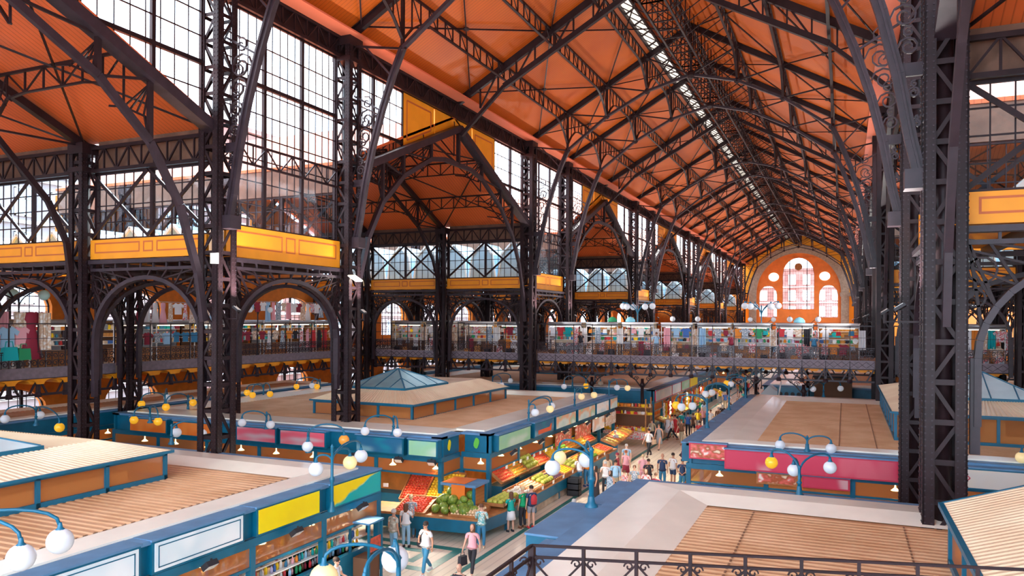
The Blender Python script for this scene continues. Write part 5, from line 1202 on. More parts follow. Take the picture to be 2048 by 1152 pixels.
# particular pieces in front of the left gallery
for kd, y, z, m_, sc, lab in (('hanging_dress', 25.1, 8.78, 'c_wine', 1.9, 'long wine red dress hanging in front of the left gallery stall'), ('hanging_cloth', 24.6, 8.75, 'lace', 1.3, 'pale lace cloth left of the wine red dress'), ('hanging_cloth', 25.85, 8.75, 'lace', 1.4, 'pale lace cloth right of the wine red dress'),
    ('hanging_shirt', 23.9, 8.05, 'c_sky', 1.5, 'pale blue shirt at the left edge of the gallery'), ('hanging_shirt', 24.55, 8.05, 'c_pink', 1.3, 'pink shirt left of the wine red dress'), ('handbag', 23.95, 6.4, 'c_teal', 2.2, 'turquoise bag low on the left gallery railing'), ('handbag', 24.65, 6.4, 'c_green', 1.9, 'green bag next to the turquoise one')):
    me, cat = PROTO[kd]; o = new(kd, me, None, (-37.42 + (.12 if kd == 'handbag' else (.06 if kd == 'hanging_shirt' else 0)), y, z), H2); o.scale = (sc,) * 3; o.material_slots[0].link = 'OBJECT'; o.material_slots[0].material = MAT[m_]; tag(o, lab, cat)
# right gallery stalls seen between the columns
for i, (x, y) in enumerate(((6.2, 55.7),)): pass
# ---- dark stair housing and blue panel beyond the footbridge ----
k = empty('stair_housing', (-.8, 60.5, 0)); tag(k, 'dark brown boxed stair housing beneath the footbridge', 'stair housing'); MB().box(-1.3, 1.3, .6, 3.0, 0, 4.3).build('body', 'c_brown', k); MB().box(-1.4, 1.4, .5, 3.1, 4.3, 4.42).build('lid', 'dark', k)
k = empty('escalator', (-3.3, 58.6, 0)); tag(k, 'escalator side panel in blue with a row of round openings under the footbridge', 'escalator')
MB().box(-1.2, .9, 0, .12, 2.9, 3.7).build('side_panel', 'blue', k); MB().box(-1.2, .9, .12, 1.4, 0, 2.9).build('body', 'cream', k)
h_ = MB()
for i in range(5): h_.prism(arc(10, 0, 2 * math.pi, .15, .15, -1.0 + .42 * i, 3.2)[:-1], 'y', -.02, -.002)
h_.build('round_opening', 'dark', k)
MB().bar((-1.35, 0, 1.6), (-.95, 0, 4.1), .1, .1).build('handrail', 'white', k)
k = empty('tarpaulin', (-5.0, 61.0, 0)); tag(k, 'pale blue-grey sheet draped over a stand beyond the footbridge', 'sheet')
MB().prism([(-1.4, 0), (-1.2, 2.6), (-.3, 3.6), (.6, 2.9), (1.2, 0)], 'y', 0, 1.6).build('sheet', 'c_sky_pale' if 'c_sky_pale' in MAT else mat('c_sky_pale', (.62, .72, .80), rough=.6), k)
# ================= fruit stall =================
mat('f_melon', (.06, .16, .02), rough=.45, col2=(.30, .38, .05), vscale=9, streak=(2.5, 2.5, .4)); mat('f_melon_light', (.36, .42, .04), rough=.45, col2=(.60, .58, .10), vscale=8, streak=(2, 2, .5))
mat('f_red', (.70, .06, .02), rough=.4, var=.2, vscale=20); mat('f_yellow', (.92, .55, .02), rough=.45, var=.1, vscale=20); mat('f_orange', (.88, .30, .02), rough=.5, var=.1, vscale=20); mat('f_onion', (.85, .62, .36), rough=.5, var=.15, vscale=15)
mat('f_green', (.18, .38, .03), rough=.5, var=.2, vscale=12); mat('f_plum', (.10, .03, .12), rough=.4); mat('f_white', (.86, .82, .70), rough=.5)
FR = {'watermelon': (MB().ball((0, 0, 0), .17, 12, 8, sx=1.35), 'f_melon', 'watermelon'), 'yellow_melon': (MB().ball((0, 0, 0), .11, 10, 7, sx=1.2), 'f_melon_light', 'melon'), 'tomato': (MB().ball((0, 0, 0), .052, 7, 5, sz=.85), 'f_red', 'tomato'),
      'lemon': (MB().ball((0, 0, 0), .048, 7, 5, sx=1.3), 'f_yellow', 'lemon'), 'orange_fruit': (MB().ball((0, 0, 0), .052, 7, 5), 'f_orange', 'orange'), 'onion': (MB().lathe([(.001, -.055), (.05, -.04), (.065, 0), (.045, .04), (.01, .06), (.006, .085)], (0, 0, 0), 7), 'f_onion', 'onion'),
      'plum': (MB().ball((0, 0, 0), .04, 6, 4), 'f_plum', 'plum'), 'cauliflower': (MB().ball((0, 0, 0), .10, 8, 6, sz=.8).ball((.06, .03, .04), .06, 7, 5).ball((-.05, .04, .05), .05, 7, 5), 'f_white', 'cauliflower'), 'cabbage': (MB().ball((0, 0, 0), .11, 9, 6, sz=.85), 'f_green', 'cabbage')}
FM = {k: v[0].mesh(k, v[1], True) for k, v in FR.items()}; FC = {}
def fruit(k, x, y, z, where, sc=1.0):
    FC[k] = FC.get(k, 0) + 1
    o = new(k, FM[k], None, (x, y, z), R_.uniform(0, 6)); o.scale = (sc,) * 3; tag(o, '%s %s' % (k.replace('_', ' '), where), FR[k][2], '%s pieces %s' % (k.replace('_', ' '), where))
def tray(x, y, z, w, d, rot, tilt, label):
    label = label.replace('_', ' ')
    o = empty('produce_tray', (x, y, z), rot); o.rotation_euler = (tilt, 0, rot); tag(o, label, 'produce tray', 'sloping produce trays')
    MB().box(-w / 2, w / 2, -d / 2, d / 2, -.04, 0).build('bottom', 'crate', o); MB().box(-w / 2, w / 2, -d / 2 - .03, -d / 2, -.04, .09).box(-w / 2, w / 2, d / 2, d / 2 + .03, -.04, .09).box(-w / 2 - .03, -w / 2, -d / 2, d / 2, -.04, .09).box(w / 2, w / 2 + .03, -d / 2, d / 2, -.04, .09).build('rim', 'wood', o)
    return Matrix.Translation((x, y, z)) @ Matrix.Rotation(rot, 4, 'Z') @ Matrix.Rotation(tilt, 4, 'X')
mat('heap_red', (.66, .10, .03), rough=.5, col2=(.82, .22, .05), vscale=14); mat('heap_yellow', (.85, .50, .03), rough=.5, col2=(.92, .66, .10), vscale=14); mat('heap_mixed', (.70, .30, .05), rough=.5, col2=(.35, .45, .06), vscale=6)
def fill(M, w, d, kind, pitch, where, layers=1, sc=1.0, cap=999):
    n = 0; nx = int(w / pitch); ny = int(d / pitch); r = pitch * .48
    for L in range(layers):
        for j in range(ny - L):
            for i in range(nx - L):
                if n >= cap: return
                p = M @ Vector((-w / 2 + pitch * (i + .5 + L * .5) + R_.uniform(-.01, .01), -d / 2 + pitch * (j + .5 + L * .5) + R_.uniform(-.01, .01), r * .9 + L * pitch * .78)); fruit(kind, *p, where, sc); n += 1
def heap(M, w, d, m, h, label, stuff='fruit heap'):
    # low bumpy heap of small produce nobody could count
    b = MB(); nx, ny = int(w / .07), int(d / .07)
    for j in range(ny + 1):
        for i in range(nx + 1):
            u, v = i / nx, j / ny; e = min(1, 6 * min(u, 1 - u, v, 1 - v)); b.v.append(tuple(M @ Vector((-w / 2 + w * u, -d / 2 + d * v, .01 + e * (h + R_.uniform(-.03, .03))))))
    for j in range(ny):
        for i in range(nx): a = j * (nx + 1) + i; b.f.append((a, a + 1, a + nx + 2, a + nx + 1))
    o = b.build('produce_heap', m); tag(o, label, stuff, kind='stuff'); return o
# the big counter round the corner: table body, two faces
T = empty('fruit_table', (0, 0, 0)); tag(T, 'long dark blue fruit table wrapping the corner of the fruit block', 'table')
poly = [(-17.6, 25.2), (-12.65, 25.7), (-12.35, 27.5), (-12.3, 43.5), (-13.3, 43.5), (-13.35, 28.3), (-14.6, 27.1), (-17.6, 26.7)]
MB().prism(poly, 'z', .38, .86).build('body', 'blue', T); MB().prism(poly, 'z', .86, .95).build('table_edge', 'wood', T)
for p in ((-17.4, 25.4), (-15.2, 25.6), (-12.85, 25.85), (-12.5, 28), (-12.5, 31), (-12.5, 34), (-12.5, 37), (-12.5, 40), (-12.5, 43.2)): MB().box(p[0] - .07, p[0] + .07, p[1] - .07, p[1] + .07, 0, .38).build('leg', 'blue', T)
MB().prism([(-14.2, 31), (-12.45, 31), (-12.45, 43.4), (-14.2, 43.4)], 'z', .02, .36).build('plinth', 'stone', T)
# heaps on sloping trays behind posts (near face)
M = tray(-16.75, 28.2, 1.35, 1.1, 1.7, .1, .6, 'steep tray heaped with red tomatoes behind the corner post'); fill(M, 1.05, 1.6, 'tomato', .14, 'on the steep red tray', 1, 1.3, 100); heap(M, 1.08, 1.66, 'heap_red', .04, 'bed of red tomatoes under the top ones on the steep tray')
M = tray(-15.5, 28.3, 1.35, 1.35, 1.7, .1, .6, 'steep tray heaped with yellow lemons beside the tomatoes'); fill(M, 1.3, 1.6, 'lemon', .145, 'on the steep yellow tray', 1, 1.3, 90); heap(M, 1.32, 1.66, 'heap_yellow', .04, 'bed of yellow lemons under the top ones on the steep tray')
M = tray(-15.6, 26.1, 1.1, 1.3, 1.2, .08, .3, 'low tray of red fruit left of the watermelons'); fill(M, 1.25, 1.15, 'tomato', .14, 'on the low red tray', 1, 1.3, 70); heap(M, 1.27, 1.17, 'heap_red', .03, 'bed of red fruit on the low tray left of the watermelons')
MP = [(-15.0 + .42 * i, 25.95, 1.10) for i in range(4)] + [(-14.8 + .42 * i, 26.25, 1.16) for i in range(4)] + [(-15.0 + .42 * i, 26.55, 1.28) for i in range(4)] + [(-14.85 + .42 * i, 26.35, 1.44) for i in range(3)] + [(-14.7 + .4 * i, 26.75, 1.6) for i in range(3)]
for x, y, z in MP: fruit('watermelon', x + .35 + R_.uniform(-.07, .07), y + R_.uniform(-.05, .05), z + R_.uniform(-.02, .05), 'in the pile at the fruit table corner', R_.uniform(.8, 1.25))
M = tray(-13.35, 26.35, 1.02, 1.25, 1.2, .1, .12, 'front corner tray of pale onions'); fill(M, 1.2, 1.15, 'onion', .13, 'on the front corner tray', 2, 1, 110)
M = tray(-12.85, 28.3, 1.1, 1.8, .85, H2, -.0, 'tray of pale melons on the aisle side'); fill(M, 1.75, .8, 'yellow_melon', .24, 'on the first aisle tray', 1)
names = ['cauliflower', 'onion', 'yellow_melon', 'plum', 'lemon', 'yellow_melon', 'orange_fruit', 'cabbage', 'lemon', 'tomato']
for i, k in enumerate(names):
    y = 29.9 + i * 1.38; pt = {'cauliflower': .22, 'onion': .15, 'yellow_melon': .25, 'plum': .11, 'lemon': .12, 'orange_fruit': .13, 'cabbage': .24, 'tomato': .12}[k]
    M = tray(-12.85, y, 1.08, 1.3, .85, H2, .25, 'aisle side tray of %s, %s beyond the pale melons' % (k.replace('_', ' '), ORD[i])); fill(M, 1.25, .8, k, pt, 'on the aisle side tray, %s beyond the pale melons' % ORD[i], 1, 1, 60)
# upper back shelves along the aisle face
for i in range(9):
    y = 30.6 + i * 1.5; k = ['tomato', 'orange_fruit', 'yellow_melon', 'tomato', 'lemon', 'cabbage', 'orange_fruit', 'lemon', 'tomato'][i]; m_ = {'tomato': 'heap_red', 'orange_fruit': 'heap_mixed', 'lemon': 'heap_yellow'}.get(k, 'heap_mixed')
    M = tray(-14.05, y, 1.75, 1.4, 1.1, H2, .65, 'steep upper tray of %s along the aisle, %s from the corner' % (k.replace('_', ' '), ORD[i]))
    heap(M, 1.36, 1.06, m_, .05, 'bed of %s on the steep upper tray, %s from the corner' % (k.replace('_', ' '), ORD[i]))
    fill(M, 1.3, 1.0, k, {'yellow_melon': .25, 'cabbage': .24}.get(k, .16), 'on the steep upper tray, %s from the corner' % ORD[i], 1, 1, 40)
# small price cards
mat('card', (.88, .87, .82), rough=.6)
cm = MB().box(-.11, .11, -.005, .005, 0, .15).mesh('card', 'card')
CP = [(-16.9, 25.2, .72, 0), (-15.1, 25.6, .55, 0)] + [(-12.25, 30 + i * 1.35, .98, H2) for i in range(9)] + [(-13.5, 30.2 + i * .8, 2.0, H2) for i in range(8)] + [(-14.5, 27.0, 1.7, .3), (-17.3, 26.5, 1.6, .2)]
for i, (x, y, z, a) in enumerate(CP): o = new('price_card', cm, None, (x, y, z), a); tag(o, 'white price card clipped on the fruit stall', 'card', 'price cards on the fruit stall')
# little canopy over the corner, lamps
k = empty('corner_canopy', (-13.75, 27.2, 0)); tag(k, 'small blue canopy with an orange sheet standing over the watermelons', 'canopy')
MB().box(-.95, .6, -.75, .5, 1.93, 2.03).build('canopy_top', 'blue_ledge', k); MB().box(-.9, .1, -.7, .4, 2.035, 2.05).box(-.45, .15, -.78, -.76, 1.4, 2.0).build('orange_sheet', 'sg_orange', k)
for x, y in ((.5, -.68), (.5, .42), (-.85, .42)): MB().box(x - .05, x + .05, y - .05, y + .05, .95, 1.93).build('canopy_post', 'blue', k)
k = empty('plastic_crate', (-12.0, 34.9, 0)); tag(k, 'dark plastic crate stack standing by the fruit table in the aisle', 'crate')
for j in range(3): MB().box(-.3, .3, -.22, .22, .3 * j, .3 * j + .03).box(-.3, .3, -.22, -.19, .3 * j, .3 * j + .27).box(-.3, .3, .19, .22, .3 * j, .3 * j + .27).box(-.3, -.27, -.22, .22, .3 * j, .3 * j + .27).box(.27, .3, -.22, .22, .3 * j, .3 * j + .27).build('crate_layer', 'dark', k)
# near face, left of the table: crates of fruit
for i, (x, k_) in enumerate(((-18.6, 'lemon'), (-19.8, 'orange_fruit'))):
    M = tray(x, 26.0, 1.0, 1.0, .9, 0, .25, 'tray of %s left of the long fruit table' % k_.replace('_', ' ')); fill(M, .95, .85, k_, .11, 'in the tray left of the long fruit table', 1, 1, 70)
# printed banners hung below the signs on the aisle side
for i, (a, b, m_, lab) in enumerate(((37.4, 39.9, 'sg_food', 'picture banner nearest the corner'), (40.6, 43.4, 'sg_food', 'picture banner with bread shapes'), (43.8, 46.2, 'sg_sky', 'pale blue printed banner'), (46.5, 48.8, 'lace', 'white banner with red pattern'))):
    q = MB().box(-13.93, -13.89, a, b, 1.75, 2.5).build('banner', m_); tag(q, lab + ' hanging below the aisle signs of the fruit block', 'banner')
# ---- near left block: shop front under the yellow signs ----
mat('ham', (.55, .08, .04), rough=.4, var=.3, vscale=8)
bt = MB().lathe([(.001, 0), (.045, 0), (.045, .2), (.018, .27), (.018, .33), (.001, .33)], (0, 0, 0), 8).mesh('bottle', 'c_white', True)
for sh in range(4):
    z = .95 + .33 * sh; q = MB().box(-15.25, -14.75, 12.2, 21.2, z - .03, z).build('display_shelf', 'white'); tag(q, 'white display shelf behind the near left shop front, %s from the bottom' % ORD[sh], 'shelf', 'display shelves under the yellow signs')
    for i in range(58):
        y = 12.4 + i * .152; c_ = R_.choice(PK); o = new('bottle', bt, None, (-14.9 + R_.uniform(-.06, .06), y, z)); o.material_slots[0].link = 'OBJECT'; o.material_slots[0].material = MAT[c_]; o.scale = (1, 1, R_.uniform(.55, .85)); tag(o, '%s bottle on the %s display shelf of the near left shop' % (CN[c_], ORD[sh]), 'bottle', '%s bottles on the %s display shelf' % (CN[c_], ORD[sh]))
k = empty('snack_kiosk', (-14.62, 20.25, 0)); k.scale = (.8, .9, 1); tag(k, 'small kiosk with blue canopy and red board at the yellow-teal sign corner', 'kiosk')
MB().box(-.1, .95, .05, 1.0, 1.92, 1.98).build('canopy', 'blue_ledge', k)
for x, y in ((-.02, .12), (.88, .12), (.88, .92)): MB().box(x - .04, x + .04, y - .04, y + .04, 0, 1.92).build('post', 'blue', k)
MB().box(.1, .13, .1, .8, 2.0, 2.75).build('photo_sheet', 'c_beige', k); MB().box(.85, .88, .14, .9, 1.0, 1.45).build('red_board', 'ham', k); MB().box(.1, .8, .15, .9, 0, .8).build('counter', 'c_brown', k)
# ---- garlands and goods in the aisle beyond ----
for i in range(8):
    y = 44.2 + i * .55; M = tray(-13.0, y, 1.15 + .03 * i, .5, .9, H2, .3, 'small packed tray at the far end of the fruit block, %s one' % ORD[i]); heap(M, .48, .86, ['heap_mixed', 'heap_yellow', 'heap_red'][i % 3], .08, 'packed small goods on the far trays, %s one' % ORD[i])
pp = MB()
for i in range(9): pp.ball((.02 * math.sin(i * 2), .02 * math.cos(i * 2), -.07 * i), .045, 6, 4, sz=1.4)
PG = [pp.mesh('pepper_string', 'f_red', True), pp.mesh('garlic_string', 'f_white', True)]
n = 0
for y0, x0, cnt in ((49.2, -13.9, 16), (56.2, -12.3, 24)):
    for i in range(cnt):
        kk = i % 3 == 0; y = y0 + i * (.75 if y0 > 55 else 0); x = x0 if y0 > 55 else -14.4 - i * .35
        o = new('garlic_string' if kk else 'pepper_string', PG[1 if kk else 0], None, (x, y - (.0 if y0 > 55 else -.05), 2.3 - .1 * (i % 2))); o.scale = (1.6,) * 3
        if not kk and i % 2: o.material_slots[0].link = 'OBJECT'; o.material_slots[0].material = MAT['f_yellow']
        tag(o, '%s string hanging %s' % ('garlic' if kk else ('yellow pepper' if i % 2 else 'red pepper'), 'at the far end of the fruit block' if y0 < 60 else 'along the aisle beyond the footbridge'), 'string of vegetables', '%s strings %s' % ('garlic' if kk else ('yellow pepper' if i % 2 else 'red pepper'), 'fruit block end' if y0 < 60 else 'beyond the footbridge'))
# stand with gold goods in the gap beyond the fruit block
k = empty('spice_stand', (-13.6, 51.2, 0)); tag(k, 'stand with patterned cloth and gold goods past the fruit block', 'market stand')
MB().box(-1.6, 1.4, -.8, .9, .85, .95).build('table_top', 'c_beige', k); MB().box(-1.65, 1.45, -.86, -.8, .45, .92).build('cloth', 'floral', k); MB().box(-1.6, 1.4, .8, .9, .95, 2.7).build('back_board', 'c_brown', k)
for x, y in ((-1.5, -.7), (1.3, -.7), (-1.5, .8), (1.3, .8)): MB().box(x - .04, x + .04, y - .04, y + .04, 0, 3.2).build('post', 'wood', k)
for j in range(5):
    for i in range(12): good(R_.choice(['basket', 'vase', 'gift_box', 'folk_doll']), -15.05 + i * .25, 51.75 - .28 * (3 - j) * (1 if j < 3 else 0), .97 + (.51 * (j - 1) if j > 2 else 0.0), R_.choice(['c_yellow', 'c_orange', 'crate', 'c_beige', 'c_red', 'c_white']), 'on the gold goods stand past the fruit block, %s row' % ORD[j], 0, .9)
for j in range(2): q = MB().box(-15.2, -12.3, 51.6, 51.98, 1.96 + .5 * j, 1.99 + .5 * j).build('stand_shelf', 'crate'); tag(q, 'wooden shelf of the gold goods stand, %s' % ('lower', 'upper')[j], 'shelf')
# aisle side goods of the blocks beyond the bridge
for b_, (x0, ya, yb, sg) in enumerate(((-12.75, 56, 84, 1), (-6.05, 64, 84, -1), (-6.2, 33, 54, -1), (-12.75, 94, 115, 1), (-6.05, 94, 115, -1))):
    for i in range(int((yb - ya) / 2)):
        y = ya + 1 + i * 2; M = tray(x0 + sg * .15, y, 1.05, 1.85, .8, H2 * sg, .3, 'produce tray %s along aisle side %s' % (ORD[i], ('left beyond the footbridge', 'right beyond the footbridge', 'right behind the red sign', 'far left', 'far right')[b_])); heap(M, 1.8, .76, R_.choice(['heap_mixed', 'heap_yellow', 'heap_red']), .1, 'heaped goods in tray %s along aisle side %s' % (ORD[i], ('left beyond the footbridge', 'right beyond the footbridge', 'right behind the red sign', 'far left', 'far right')[b_]))
# ================= people =================
for k_, v_ in {'skin_a': (.72, .40, .28), 'skin_b': (.60, .30, .19), 'skin_c': (.80, .50, .38), 'hair_dark': (.035, .02, .015), 'hair_brown': (.14, .06, .03), 'hair_grey': (.55, .54, .52), 'hair_blond': (.70, .52, .28), 'hair_red': (.40, .12, .05), 'lip': (.5, .12, .1), 'eye': (.03, .02, .02),
               'k_navy': (.02, .05, .13), 'k_khaki': (.45, .38, .26), 'k_mint': (.0, .40, .33), 'k_greent': (.0, .36, .14), 'k_tan': (.60, .32, .14)}.items(): mat(k_, v_, rough=.7)
multi('k_stripe', [(.80, .76, .66), (.45, .40, .32), (.82, .78, .7)], 6); multi('k_floral', [(.85, .88, .86), (.05, .40, .42), (.80, .85, .80), (.20, .35, .20)], 9); multi('k_spot', [(.05, .12, .2), (.5, .6, .7), (.06, .14, .22)], 11)
PM = {}
def skin_mesh(name, V, E, R, root, m, sub=1):
    me = bpy.data.meshes.new(name + '_rig'); me.from_pydata(V, E, []); o = bpy.data.objects.new(name + '_rig', me); COL.objects.link(o)
    o.modifiers.new('s', 'SKIN'); sv = me.skin_vertices[0].data
    for i, r in enumerate(R): sv[i].radius = r if isinstance(r, tuple) else (r, r)
    sv[root].use_root = True
    o.modifiers['s'].branch_smoothing = .3
    q = o.modifiers.new('u', 'SUBSURF'); q.levels = sub; q.render_levels = sub
    dg = bpy.context.evaluated_depsgraph_get(); r = bpy.data.meshes.new_from_object(o.evaluated_get(dg)); r.name = name
    bpy.data.objects.remove(o); bpy.data.meshes.remove(me); r.materials.clear(); r.materials.append(MAT[m]); r.polygons.foreach_set('use_smooth', [True] * len(r.polygons)); return r
def joints(pose):
    J = {}
    st = {'stand': (0.02, -.02), 'walk': (.30, -.30), 'shop': (.05, -.03), 'phone': (0, .03), 'back': (.0, .02), 'bag': (.22, -.24)}[pose]
    for s, d in ((-1, st[0]), (1, st[1])):
        hip = Vector((s * .095, 0, .93)); kn = hip + Vector((s * .01, d * .55 + .02 + abs(d) * .1, -.43)); an = Vector((s * .105, d * 1.05 - (.1 if d < -.1 else 0), .10 + (.06 if d < -.1 else 0)))
        J['hip', s], J['kn', s], J['an', s], J['toe', s] = hip, kn, an, an + Vector((s * .02, .15, -.06 - (.05 if d < -.1 else 0)))
        sh = Vector((s * .185, 0, 1.415)); J['sh', s] = sh
        if pose == 'walk' or (pose == 'bag' and s < 0): el = sh + Vector((s * .05, -d * .35, -.27)); wr = el + Vector((s * .01, -d * .3 + .09, -.23))
        elif pose == 'shop': el = sh + Vector((s * .05, .08, -.25)); wr = el + Vector((-s * .04, .22, -.05))
        elif pose == 'phone' and s > 0: el = sh + Vector((.07, .10, -.24)); wr = el + Vector((-.08, .14, .16))
        elif pose == 'back': el = sh + Vector((s * .08, -.07, -.26)); wr = Vector((s * .04, -.17, .98))
        elif pose == 'bag': el = sh + Vector((.12, .02, -.24)); wr = el + Vector((-.14, .14, -.06))
        else: el = sh + Vector((s * .05, -.02, -.27)); wr = el + Vector((s * .005, .06, -.24))
        J['el', s], J['wr', s] = el, wr
    return J
def person_meshes(pose):
    if pose in PM: return PM[pose]
    J = joints(pose)
    V = [(0, 0, .95), (0, .0, 1.10), (0, .01, 1.28), (0, 0, 1.43), (0, .01, 1.50), (0, .02, 1.58)]; E = [(0, 1), (1, 2), (2, 3), (3, 4), (4, 5)]; R = [(.15, .11), (.125, .095), (.15, .11), (.09, .075), (.055, .06), (.05, .055)]
    def add(p, r, par): V.append(tuple(p)); R.append(r); E.append((par, len(V) - 1)); return len(V) - 1
    for s in (-1, 1):
        a = add(J['hip', s], .088, 0); a = add((J['hip', s] + J['kn', s]) / 2, .075, a); a = add(J['kn', s], .055, a); a = add((J['kn', s] * .6 + J['an', s] * .4), .056, a); a = add(J['an', s], .036, a); add(J['toe', s], (.035, .025), a)
        a = add(J['sh', s], .056, 3); a = add((J['sh', s] + J['el', s]) / 2, .046, a); a = add(J['el', s], .038, a); a = add(J['wr', s], .026, a)
        d = (J['wr', s] - J['el', s]).normalized(); side = d.cross(Vector((0, 1, 0) if abs(d.y) < .8 else (0, 0, 1))).normalized(); fw = side.cross(d).normalized()
        pm = add(J['wr', s] + d * .055, (.034, .018), a)
        for q in range(4):
            b = J['wr', s] + d * .09 + fw * (.027 - .018 * q); i1 = add(b, .010, pm); L = (.032, .038, .036, .028)[q]; i2 = add(b + d * L - side * .012 * s, .009, i1); add(b + d * L * 1.5 - side * .032 * s, .008, i2)
        t = add(J['wr', s] + d * .03 + fw * .036, .011, pm); add(J['wr', s] + d * .065 + fw * .055, .009, t)
    body = skin_mesh('body', V, E, R, 0, 'skin_a')
    # head joined into the body mesh
    hd = MB(); n, m = 12, 9
    hd.lathe([(max(.004, .078 * math.sin(math.pi * i / m) ** .8 * (.80 + .25 * i / m)), -.115 * math.cos(math.pi * i / m)) for i in range(m + 1)], (0, .02, 1.645), n, 1, 1.18)
    hd.ball((0, .122, 1.635), .016, 6, 4, sz=1.3); hd.ball((-.079, .015, 1.64), .018, 6, 4, sx=.5, sz=1.5); hd.ball((.079, .015, 1.64), .018, 6, 4, sx=.5, sz=1.5); hd.ball((0, .085, 1.565), .03, 6, 4)
    nv = [tuple(v.co) for v in body.vertices]; nf = [tuple(p.vertices) for p in body.polygons]; k = len(nv)
    me = bpy.data.meshes.new('body'); me.from_pydata(nv + hd.v, [], nf + [tuple(i + k for i in f) for f in hd.f]); me.materials.append(MAT['skin_a']); me.polygons.foreach_set('use_smooth', [True] * len(me.polygons))
    face = MB().ball((-.03, .108, 1.655), .009, 5, 4).ball((.03, .108, 1.655), .009, 5, 4).box(-.02, .02, .108, .116, 1.598, 1.604).mesh('face', 'eye')
    P = {'body': me, 'face': face}
    def top(long_):
        V = [(0, 0, 1.10), (0, .01, 1.28), (0, 0, 1.42), (0, 0, 1.42), (0, 0, 1.47), (0, 0, .97), (0, 0, .85)]; E = [(0, 1), (1, 2), (2, 3), (3, 4), (0, 5), (5, 6)]; R = [(.16, .13), (.17, .13), (.12, .10), (.10, .09), (.075, .07), (.185, .145), (.185, .145)]; V[3] = (0, 0, 1.43)
        for s in (-1, 1):
            def ad(p, r, par): V.append(tuple(p)); R.append(r); E.append((par, len(V) - 1)); return len(V) - 1
            a = ad(J['sh', s], .07, 3); a = ad(J['sh', s] * .35 + J['el', s] * .65, .058, a)
            if long_: a = ad(J['el', s], .050, a); ad(J['el', s] * .15 + J['wr', s] * .85, .036, a)
        return skin_mesh('shirt', V, E, R, 0, 'c_white')
    def legs(len_):
        V = [(0, 0, 1.06), (0, 0, .93)]; E = [(0, 1)]; R = [(.15, .115), (.172, .132)]
        for s in (-1, 1):
            def ad(p, r, par): V.append(tuple(p)); R.append(r); E.append((par, len(V) - 1)); return len(V) - 1
            a = ad(J['hip', s] + Vector((0, 0, -.04)), .105, 1); a = ad((J['hip', s] + J['kn', s]) / 2, .092, a)
            if len_: a = ad(J['kn', s], .072, a); a = ad((J['kn', s] + J['an', s]) / 2, .07, a); ad(J['an', s], .055, a)
            else: ad(J['hip', s] * .25 + J['kn', s] * .75, .09, a)
        return skin_mesh('trousers', V, E, R, 0, 'c_denim')
    P['tee'] = top(False); P['longsleeve'] = top(True); P['trousers'] = legs(1); P['shorts'] = legs(0)
    P['skirt'] = MB().lathe([(.13, 1.02), (.17, .92), (.20, .75), (.23, .55), (.22, .55), (.15, .9)], (0, 0, 0), 14, 1, .85).mesh('skirt', 'c_white', True)
    P['dress'] = MB().lathe([(.07, 1.46), (.16, 1.36), (.155, 1.2), (.14, 1.08), (.18, .92), (.22, .7), (.26, .42), (.25, .42), (.15, .9)], (0, 0, 0), 14, 1, .75).mesh('dress', 'c_white', True)
    P['robe'] = MB().lathe([(.09, 1.48), (.21, 1.40), (.22, 1.2), (.22, .9), (.26, .5), (.30, .06), (.28, .06)], (0, 0, 0), 14, 1, .8).mesh('robe', 'c_black', True)
    sm = []
    for s in (-1, 1):
        a = J['an', s]; z0 = a.z - .10; sm.append(MB().add(MB().lathe([(.001, 0), (.05, 0), (.052, .05), (.04, .09), (.001, .10)], (0, 0, 0), 10, .9, 2.3), Matrix.Translation((a.x, a.y + .05, max(0, z0)))).mesh('shoe', 'c_brown', True))
    P['shoe0'], P['shoe1'] = sm
    P['hair_short'] = MB().lathe([(.086, -.02), (.090, .03), (.080, .075), (.05, .105), (.001, .118)], (0, .005, 1.65), 12, 1, 1.15).mesh('hair', 'hair_dark', True)
    P['hair_long'] = MB().lathe([(.075, -.24), (.09, -.15), (.095, -.02), (.092, .04), (.08, .08), (.05, .108), (.001, .12)], (0, -.02, 1.65), 12, 1.05, 1.05).mesh('hair', 'hair_dark', True)
    P['hair_bun'] = MB().lathe([(.086, -.03), (.090, .03), (.080, .075), (.05, .105), (.001, .118)], (0, .0, 1.65), 12, 1, 1.15).ball((0, -.10, 1.70), .045, 8, 6).mesh('hair', 'hair_dark', True)
    PM[pose] = P; return P
